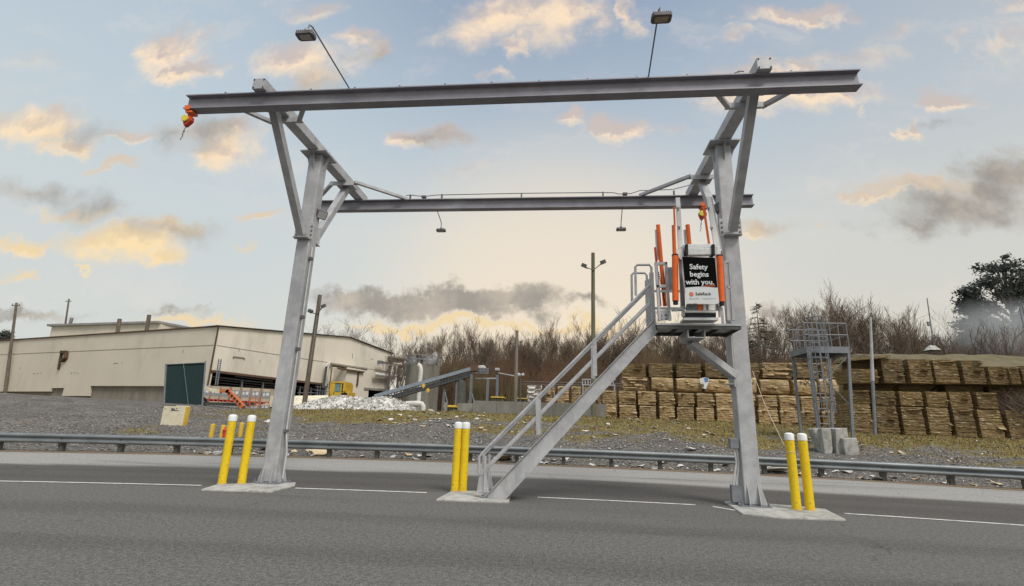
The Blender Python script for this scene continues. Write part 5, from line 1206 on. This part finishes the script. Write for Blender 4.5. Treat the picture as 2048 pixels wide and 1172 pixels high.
# waste heap
h0, h1 = P(578, 822, 34), P(826, 823, 34); zh = gh(-14, 34)-.1; ht = P(650, 793, 35).z-zh
def hp_(a, b):
    e = max(0, 1-((b-.5)*2)**2)**.75; pr = [(0,0),(.10,.42),(.22,.75),(.33,1.0),(.45,.93),(.60,.86),(.72,1.0),(.82,.84),(.92,.45),(1,0)]
    for (x0, y0), (x1, y1) in zip(pr, pr[1:]):
        if a <= x1: return ht*e*(y0+(y1-y0)*(a-x0)/(x1-x0))
    return 0
hpo = mound('paper_heap', 'broad heap of crumpled whitish waste paper in front of the yellow loader', 'waste heap', h0.x, h1.x, 32.2, 38.5, zh, hp_, M['heap'], 60, .22, 1.6)
random.seed(8); V = []; Fc = []
for i in range(2600):
    a, b = random.random(), random.uniform(.0,.7); x = h0.x+(h1.x-h0.x)*a; y = 32.2+6.3*b; z = zh+hp_(a, b)+random.uniform(-.02,.14); s = random.uniform(.05,.17); o = len(V)
    for k in range(4): V.append(Vector((x+random.uniform(-s,s), y+random.uniform(-s,s), z+random.uniform(-s,s)*.8)))
    Fc.append((o, o+1, o+2, o+3))
fm = MB(); fm.v = V; fm.f = Fc; fo = fm.build('loose_paper', M['paper'], hpo, loc=hpo['_w'], fix=False); fo['kind'] = 'stuff'

# conveyor
cv = thing('conveyor', 'long blue grey inclined conveyor rising over the yard to a discharge head', 'conveyor', tuple(P(770, 800, 40)))
c0, c1 = P(750, 793, 40), P(945, 737, 42)
MB().bar(c0, c1, .9, .28, up).build('belt_cover', M['steelblue'], cv)
tr_ = MB(); dz_ = Vector((0,0,-.48)); tr_.bar(c0+dz_, c1+dz_, .75, .36, up); tr_.build('truss', M['belt'], cv)
tri = MB()
for k in range(34): t_ = k/33; p_ = c0.lerp(c1, t_); tri.bar(p_+Vector((0,-.40,-.16)), p_+Vector((0,-.40,-.64)), .05, .05, e1)
tri.bar(c0+Vector((0,-.40,-.64)), c1+Vector((0,-.40,-.64)), .06, .07, up); tri.build('truss_brace', M['post'], cv)
MB().prism([P(955,731,42), P(967,730,42), P(971,738,42), P(957,737,42)], (0,1,0)).build('head_cover', M['pipe'], cv); hm = MB(); hm.bar(P(943,738,42), P(957,736,42), 1, .5, up); hm.build('head_chute', M['rust'], cv)
hx = MB(); 
for u in (946,953,961,968,976): hx.tube([P(u,736,41.6), P(u,746,41.6)], .03, 5)
for v in (736,741,746): hx.tube([P(944,v,41.6), P(978,v+1,41.6)], .03, 5)
hx.box(P(966,742,42), (.7,.6,.5)); hx.build('head_walkway', M['galv_dark'], cv)
for (u0, v0, u1) in ((891,751,886), (915,752,912), (943,748,941), (976,758,974)):
    a = P(u0, v0, 41.5); b = P(u1, 812, 41.5); MB().bar(a, Vector((b.x, 41.5, gh(b.x, 41.5)-.2)), .17, .17, e1).build('support_leg', M['galv_dark'], cv)
kb_ = MB(); kb_.tube([P(943,786,41.5), P(936,808,41.5)], .05, 5); kb_.tube([P(943,786,41.5), P(949,806,41.5)], .05, 5); kb_.tube([P(890,784,41.5), P(895,808,41.5)], .05, 5); kb_.build('leg_brace', M['steelblue'], cv)
ch = MB(); ch.tube([P(919,756,41.8), P(922,765,41.8), P(921,815,41.8)], .45, 10); ch.build('downspout', M['post'], cv)
ps = MB(); ps.prism([P(911,773,39.7), P(914,770,39.7), P(917,774,39.7), P(913,778,39.7)], (0,.03,0)); 
for i, (u, v) in enumerate(((847,772),(856,781))):
    pg = MB().prism([P(u-4,v-2,39.4), P(u+1,v-5,39.4), P(u+4,v,39.4), P(u-1,v+5,39.4)], (0,.03,0)); pg.build('warning_plate', M['amber'], cv)
# frame with pipe
fr_ = thing('pipe_frame', 'grey steel frame of posts carrying a thin pipe right of the conveyor head', 'steel frame', tuple(P(1000, 800, 42)))
fp = MB()
for (u0, v0, u1) in ((995,750,994),): fp.bar(P(u0,v0,42), Vector((P(u1,800,42).x, 42, gh(-4,42)-.2)), .17, .17, e1)
fp.build('post', M['steelblue'], fr_); MB().tube([P(950,757,42), P(994,757,42)], .06, 6).build('pipe', M['galv'], fr_); MB().tube([P(997,746,42), P(1034,753,41)], .06, 6).build('sloping_pipe', M['galv'], fr_)
bx = MB(); bx.bb(*(lambda a, b: (a.x, b.x, 41.8, 42.3, b.z, a.z))(P(991,736,42), P(999,741,42))); bx.build('lamp_box', M['galv'], fr_)
# silo
so = P(838, 720, 52); sc_ = P(838, 800, 52); rx = (P(872,760,52).x-P(804,760,52).x)/2
sl = thing('concrete_silo', 'round grey concrete tank streaked with stains behind the conveyor', 'tank', (so.x, 52+rx, 1.5))
ztp = P(838, 728, 52).z
MB().lathe((so.x, 52+rx, 0), [(rx,0),(rx,ztp),(rx-.25,ztp)], 36).build('tank_wall', M['tank'], sl, smooth=True)
rlm = MB(); [rlm.tube([(so.x+rx*math.cos(k*.2618), 52+rx+rx*math.sin(k*.2618), ztp), (so.x+rx*math.cos(k*.2618), 52+rx+rx*math.sin(k*.2618), ztp+1.0)], .04, 5) for k in range(24)]
for z in (.5, 1.0): rlm.tube([(so.x+rx*math.cos(k*.2618), 52+rx+rx*math.sin(k*.2618), ztp+z) for k in range(25)], .04, 5)
rlm.build('railing', M['galv_dark'], sl)
sk_ = MB(); sk_.tube([P(836,729,47), P(840,732,47), P(842,740,47), P(839,770,47), P(837,808,47)], .21, 12)
ekp = thing('exhaust_pipe', 'white exhaust pipe with a bent top standing in front of the concrete tank', 'pipe', tuple(P(837,808,47))); sk_.build('shaft', M['pipe'], ekp, smooth=True)
p2 = MB(); p2.tube([P(812,807,38), P(835,806,38), P(844,807.5,38), P(847,813,38), P(846,830,38)], .18, 10); p2.tube([P(816,816,38.3), P(850,816,38.3)], .06, 6); p2.tube([P(838,806,38.2), P(838,828,38.2)], .07, 6)
tag(p2.build('bent_pipe', M['pipe'], loc=P(835,826,38)), 'white bent pipe lying low in front of the concrete tank', 'pipe')
blk = MB(); blk.prism([P(856,818,36), P(861,818,36), P(863,827,36), P(855,827,36)], (0,.6,0)); tag(blk.build('cream_block', M['cream'], loc=P(859,826,36)), 'small cream block at the bank crest below the concrete tank', 'block')
# small machines behind the barrier
def machine(label, u0, u1, v0, v1, Y):
    t = thing('yard_machine', label, 'machine', tuple(P((u0+u1)/2, v1, Y))); a, b = P(u0, v0, Y), P(u1, v1, Y)
    MB().bb(a.x, b.x, Y, Y+1.2, b.z-.3, a.z-(a.z-b.z)*.30).build('body', M['polegreen'], t, bevel=.04); MB().bb(a.x-.1, b.x+.1, Y-.08, Y+1.3, a.z-(a.z-b.z)*.29, a.z).build('top_guard', M['amber'], t, bevel=.03)
    f_ = MB(); [f_.bb(a.x+(b.x-a.x)*k/5-.03, a.x+(b.x-a.x)*k/5+.03, Y-.05, Y-.005, b.z-.3, a.z-(a.z-b.z)*.31) for k in range(1,5)]; f_.build('grille_bar', M['dark'], t)
machine('small green machine with yellow top behind the concrete barrier', 984, 1006, 793, 803, 40)
machine('flat green skip with yellow rim beside the wooden pole behind the barrier', 1034, 1051, 796, 803, 40)
machine('dark machine with yellow front sitting under the conveyor legs', 890, 908, 810, 826, 40)
pg_ = MB()
for k in range(12): u = 1165+k*5.6; pg_.bar(P(u,758.5+k*.1,36), P(u,769.5+k*.1,36), .07, .05, e1)
for v in (758.5, 769.5): pg_.bar(P(1164,v,36), P(1231,v+1,36), .06, .07, up)
for u in (1166, 1229): q_ = P(u,769,36); pg_.bar(q_, (q_.x, 36, gh(q_.x,36)), .08, .08, e1)
tag(pg_.build('steel_rack', M['galv'], loc=(P(1198,800,36).x,36,1.7)), 'pale open steel rack standing behind the stair and light pole', 'rack')
wf = thing('wire_fence', 'thin wire fence line in front of the brown thicket', 'fence', (0, 44, 1.7)); 
for v in (763, 768): MB().tube([P(1046,v,44), P(1245,v+4,42)], .02, 4).build('wire', M['galv_dark'], wf)
for u in (1060,1120,1180,1240): q_ = P(u,762,43.2); MB().tube([(q_.x,43.2,gh(q_.x,43)-.1), q_], .04, 5).build('post', M['post'], wf)
# steam
stm = bpy.data.materials.new('steam'); stm.use_nodes = True; nt = stm.node_tree; nt.nodes.clear()
ou = nt.nodes.new('ShaderNodeOutputMaterial'); pv = nt.nodes.new('ShaderNodeVolumePrincipled'); nt.links.new(pv.outputs[0], ou.inputs['Volume']); pv.inputs['Color'].default_value = (.95,.95,.95,1)
tcn = nt.nodes.new('ShaderNodeTexCoord'); nn_ = nt.nodes.new('ShaderNodeTexNoise'); nn_.inputs['Scale'].default_value = .9; nn_.inputs['Detail'].default_value = 5; nt.links.new(tcn.outputs['Object'], nn_.inputs[0])
mr_ = nt.nodes.new('ShaderNodeMapRange'); mr_.inputs[1].default_value = .47; mr_.inputs[2].default_value = .72; mr_.inputs[4].default_value = 2.2; nt.links.new(nn_.outputs['Fac'], mr_.inputs[0]); nt.links.new(mr_.outputs[0], pv.inputs['Density'])
sb = P(850, 722, 51); smb = MB(); smb.lathe((0,0,0), [(.05,0),(.7,.2),(1.0,.8),(.75,1.5),(.45,2.0),(.05,2.4)], 16)
so_ = smb.build('steam', stm, smooth=True); so_.location = (sb.x, 52+rx*.4, ztp-.1); so_['kind'] = 'stuff'; so_['label'] = 'wisp of white steam rising from the concrete tank'; so_['category'] = 'steam'

# ------------------------------------------------------------------ trees
def bare_tree(seed, h, spread=.5, trunk_frac=.35, upright=.6):
    rn = random.Random(seed); tr, cr = MB(), MB()
    def branch(p, d, L, r, depth):
        n = 4 if depth < 2 else 3; pts = [p]; rad = [r]; q_ = p.copy(); dd = d.copy()
        for i in range(n):
            dd = (dd + Vector((rn.uniform(-1,1), rn.uniform(-1,1), rn.uniform(-.3,.6)))*(.10+.05*depth)).normalized(); q_ = q_+dd*(L/n); pts.append(q_.copy()); rad.append(r*(1-.6*(i+1)/n))
        (tr if depth < 2 else cr).tube(pts, [max(a, .011) for a in rad], 5 if depth < 2 else 3, False)
        if depth >= 4 or L < .4: return
        k = (6 if depth == 0 else 4) if depth < 3 else 3
        for i in range(k + rn.randint(0, 2)):
            t = rn.uniform(trunk_frac if depth == 0 else .25, 1.0); j = min(int(t*n), n-1); b = pts[j].lerp(pts[j+1], t*n-j)
            ax = Vector((rn.uniform(-1,1), rn.uniform(-1,1), 0)).normalized()
            nd = (dd*upright + ax*spread*rn.uniform(.7,1.3) + Vector((0,0,.35))).normalized()
            branch(b, nd, L*rn.uniform(.45,.68), max(r*(1-.6*t)*.55, .012), depth+1)
    branch(Vector((0,0,-.3)), Vector((0,0,1)), h*.60, h*.013, 0)
    return tr, cr
def tree_proto(seed, h, label, **k):
    t = thing('bare_tree', label, 'tree', (0,0,0), 'bare winter trees behind the yard'); a, b = bare_tree(seed, h, **k)
    a.build('trunk', M['bark'], t, fix=False); b.build('crown', M['twig'], t, fix=False); return t
TL = 'bare grey brown winter tree in the tree line behind the yard'
protos = [tree_proto(s, 12, TL, spread=random.uniform(.35,.6), trunk_frac=random.uniform(.2,.45), upright=random.uniform(.7,1.0)) for s in range(9)]
for i, o in enumerate(protos): o.location = (-10+i*4.2, 71+2*(i % 3), gh(-10+i*4.2, 72)-.2)
random.seed(21)
# treetop line of the photograph: (pixel x, pixel y of the tops)
TOPS = [(775,690),(800,690),(830,683),(870,675),(905,668),(940,672),(965,668),(1000,664),(1030,668),(1060,662),(1100,664),(1140,672),(1180,668),(1230,665),(1290,655),(1340,655),(1400,662),(1460,648),(1500,648),(1540,640),(1570,628),(1600,625),(1650,620),(1690,612),(1730,632),(1780,648),(1830,655),(1880,664),(1930,668),(1980,672),(2060,675)]
def topv(u):
    for (a, b), (c, d) in zip(TOPS, TOPS[1:]):
        if a <= u <= c: return b+(d-b)*(u-a)/(c-a)
    return 690
first = set()
for u in [x for x in range(770, 2080, 9)]:
    u += random.uniform(-5, 5); Y = random.choice((62, 66, 70, 75, 80, 86, 92))*(1 if u < 1650 else .8); a = P(u, topv(u)+random.choice((-8,-2,2,8,14,24)), Y); zb = gh(a.x, Y); hh = a.z-zb
    pr = random.choice(protos); s = max(hh, 3)/12
    if pr.name in first: o = copy_thing(pr, (0,0,0))
    else: o = pr; first.add(pr.name)
    o.location = (a.x, Y, zb-.1); o.scale = (s*random.uniform(.75,1.1), s*.9, s); o.rotation_euler = (0, 0, random.random()*6.28)
for o in protos:
    if o.name not in first: 
        for ch in list(o.children): bpy.data.objects.remove(ch)
        bpy.data.objects.remove(o)
def special(seed, u, vt, Y, label, sx=1, **k):
    a = P(u, vt, Y); zb = gh(a.x, Y); t = tree_proto(seed, a.z-zb, label, **k); t.location = (a.x, Y, zb-.1); t.scale = (sx, sx, 1); del t['group']; return t
special(101, 672, 636, 95, 'rounded bare tree rising behind the warehouse roof beside the leaning pole', 1.0, spread=.75, trunk_frac=.3)
special(102, 735, 647, 92, 'wide bare tree above the sloping warehouse roof, second from the leaning pole', 1.1, spread=.7, trunk_frac=.3)
special(103, 768, 664, 90, 'slender bare tree over the lower end of the warehouse roof', 1, spread=.5)
special(104, 708, 655, 100, 'thin bare tree between the two wider ones above the warehouse roof', .9, spread=.5)
special(105, 1655, 597, 58, 'broad rounded bare tree standing highest behind the access tower', 1.25, spread=.85, trunk_frac=.22, upright=.55)
special(106, 1615, 618, 60, 'bare spreading tree left of the broad tree behind the access tower', 1.0, spread=.7)
# brown thicket (stuff)
def thicket(name, label, x0, x1, y0, y1, h0_, h1_, n, m_, tops=None):
    rn = random.Random(name+str(x0)); V = []; Fc = []
    for i in range(n):
        x = rn.uniform(x0, x1); y = rn.uniform(y0, y1); z = gh(x, y); h = rn.uniform(h0_, h1_)*(0.75+.5*noise.noise(Vector((x*.25, y*.1, 2))));
        if tops: h = min(h, max(.5, tops(x, y)-z))*rn.uniform(.6,1)
        a = rn.random()*6.28; w_ = rn.uniform(.018,.05); l = rn.gauss(0,.16)*h; l2 = rn.gauss(0,.12)*h; o = len(V); ca, sa = math.cos(a)*w_, abs(math.sin(a))*w_*.3
        V += [Vector((x-ca-.01, y, z)), Vector((x+ca+.01, y, z)), Vector((x+l*.5+ca*.7, y+l2*.5, z+h*.55)), Vector((x+l*.5-ca*.7, y+l2*.5, z+h*.55)), Vector((x+l*1.1, y+l2, z+h))]
        Fc += [(o, o+1, o+2, o+3), (o+3, o+2, o+4)]
        for k in range(3):
            t_ = rn.uniform(.35,.9); bx_, by_, bz_ = x+l*t_, y+l2*t_, z+h*t_; s_ = rn.choice((-1,1))*rn.uniform(.15,.6); o = len(V)
            V += [Vector((bx_, by_, bz_)), Vector((bx_, by_, bz_+.05)), Vector((bx_+s_, by_+rn.uniform(-.3,.3), bz_+rn.uniform(.2,.8)))]; Fc.append((o, o+1, o+2))
    mb = MB(); mb.v = V; mb.f = Fc; return tag(mb.build(name, m_, fix=False), label, 'thicket', kind='stuff')
thicket('thicket', 'dense reddish brown leafless thicket below the bare trees', -16, 34, 57, 66, 4.0, 9.0, 22000, M['brush'])
thicket('thicket', 'brown leafless brush on the rise behind the right hand bale wall', 16, 60, 40, 50, 3.0, 6.4, 9000, M['brush'])
thicket('thicket', 'grey brown leafless undergrowth between the tree trunks', -22, 60, 66, 92, 2.0, 6.0, 15000, M['twig'])
thicket('thicket', 'tall brown leafless growth right behind the stacked bales', 0, 36, 66, 80, 5, 9.5, 14000, M['brush'])
thicket('dry_weeds', 'dark dry weeds growing in the gap at the right end of the bale wall', P(2004,800,26.4).x, P(2075,800,26.4).x, 26.2, 26.7, 2.6, 3.3, 700, M['twig'], tops=lambda x, y: P(2030,782,26.4).z)

# evergreen at the right, conifer by the column
def evergreen(name, label, u, vt, Y, width, seed, vb=None):
    rn = random.Random(seed); a = P(u, vt, Y); zb = gh(a.x, Y); H = a.z-zb
    t = thing(name, label, 'tree', (a.x, Y, zb)); base = Vector((a.x, Y, zb))
    tk = MB(); tk.tube([base-Vector((0,0,.3)), base+Vector((.2,0,H*.5)), base+Vector((0,0,H*.93))], [H*.022, H*.015, .05], 8)
    V = []; Fc = []
    for i in range(105):
        f_ = rn.uniform(.25, 1.0); wmax = width*(1.06-f_)**.38 if f_ > .45 else width*.8*(f_/.45); an = rn.random()*6.28; rr_ = wmax*rn.uniform(.15,1.0)
        c = base+Vector((math.cos(an)*rr_, math.sin(an)*rr_*.8, H*f_-rn.uniform(0,.6))); cr_ = rn.uniform(.8,1.7)*(1.15-f_*.4)
        tk.tube([base+Vector((0,0,H*f_*.8)), base.lerp(c, .5)+Vector((0,0,H*f_*.42)), c], [.12,.08,.03], 4)
        for j in range(int(150*cr_)):
            p_ = c+Vector((rn.gauss(0,.46)*cr_, rn.gauss(0,.46)*cr_, rn.gauss(0,.27)*cr_)); s = rn.uniform(.10,.26); o = len(V)
            for k in range(4): V.append(p_+Vector((rn.uniform(-s,s), rn.uniform(-s,s), rn.uniform(-s,s))))
            Fc.append((o, o+1, o+2, o+3))
    tk.build('trunk', M['bark'], t, fix=False); cr = MB(); cr.v = V; cr.f = Fc; cr.build('crown', M['needle'], t, fix=False); return t
evergreen('evergreen_tree', 'large dark clumpy evergreen tree at the right edge above the thicket', 1998, 519, 66, 7.0, 3)
evergreen('evergreen_tree', 'second dark evergreen reaching beyond the right edge of the view', 2085, 530, 68, 5.5, 5)
evergreen('evergreen_tree', 'lower dark evergreen left of the large one at the right', 1945, 578, 67, 3.6, 9)
evergreen('evergreen_tree', 'small dark evergreen far off at the left edge beyond the warehouse', 14, 664, 120, 3.2, 12)
a = P(1512, 604, 62); zb = gh(a.x, 62); H = a.z-zb
t = thing('conifer', 'sparse conifer with drooping tiers standing right of the column', 'tree', (a.x, 62, zb)); rn = random.Random(2); tk = MB(); cr = MB(); base = Vector((a.x, 62, zb))
tk.tube([base, base+Vector((0,0,H))], [.16,.03], 6)
for i in range(60):
    f_ = rn.uniform(.4, .98); L = (1-f_)*5.5*rn.uniform(.6,1.2)+.35; an = rn.choice((0, math.pi))+rn.gauss(0,.7); d = Vector((math.cos(an), math.sin(an), -.12)); s0 = base+Vector((0,0,H*f_)); tk.tube([s0, s0+d*L*.6, s0+d*L+Vector((0,0,.12))], [.04,.03,.012], 3, False)
    for j in range(int(18*L)+6):
        p_ = s0+d*L*rn.uniform(.25,1.05)+Vector((rn.gauss(0,.08), rn.gauss(0,.1), rn.gauss(0,.05))); o = len(cr.v); s = .16
        cr.v += [p_+Vector((rn.uniform(-s,s), rn.uniform(-s,s), rn.uniform(-.08,.06))) for k in range(3)]; cr.f.append((o, o+1, o+2))
tk.build('trunk', M['bark'], t, fix=False); cr.build('crown', M['conifer'], t, fix=False)

mm_ = bpy.data.materials.new('mist'); mm_.use_nodes = True; nt = mm_.node_tree; nt.nodes.clear()
ou = nt.nodes.new('ShaderNodeOutputMaterial'); pv = nt.nodes.new('ShaderNodeVolumePrincipled'); nt.links.new(pv.outputs[0], ou.inputs['Volume']); pv.inputs['Color'].default_value = (.92,.94,.95,1)
tcn = nt.nodes.new('ShaderNodeTexCoord'); ln = nt.nodes.new('ShaderNodeVectorMath'); ln.operation = 'LENGTH'; nt.links.new(tcn.outputs['Object'], ln.inputs[0])
mr_ = nt.nodes.new('ShaderNodeMapRange'); mr_.interpolation_type = 'SMOOTHSTEP'; mr_.inputs[1].default_value = 1; mr_.inputs[2].default_value = .1; mr_.inputs[3].default_value = 0; mr_.inputs[4].default_value = .20; nt.links.new(ln.outputs['Value'], mr_.inputs[0]); nt.links.new(mr_.outputs[0], pv.inputs['Density'])
mb = MB(); mb.lathe((0,0,0), [(math.sin(math.pi*k/12)*1.0+.001, -math.cos(math.pi*k/12)) for k in range(13)], 24); mo = mb.build('mist', mm_, smooth=True)
mo.location = P(2015, 662, 58); mo.scale = (9, 4, 4.2); tag(mo, 'pale mist drifting at the foot of the dark evergreen on the right', 'mist', kind='stuff')
for o in bpy.data.objects:
    if '_w' in o: del o['_w']
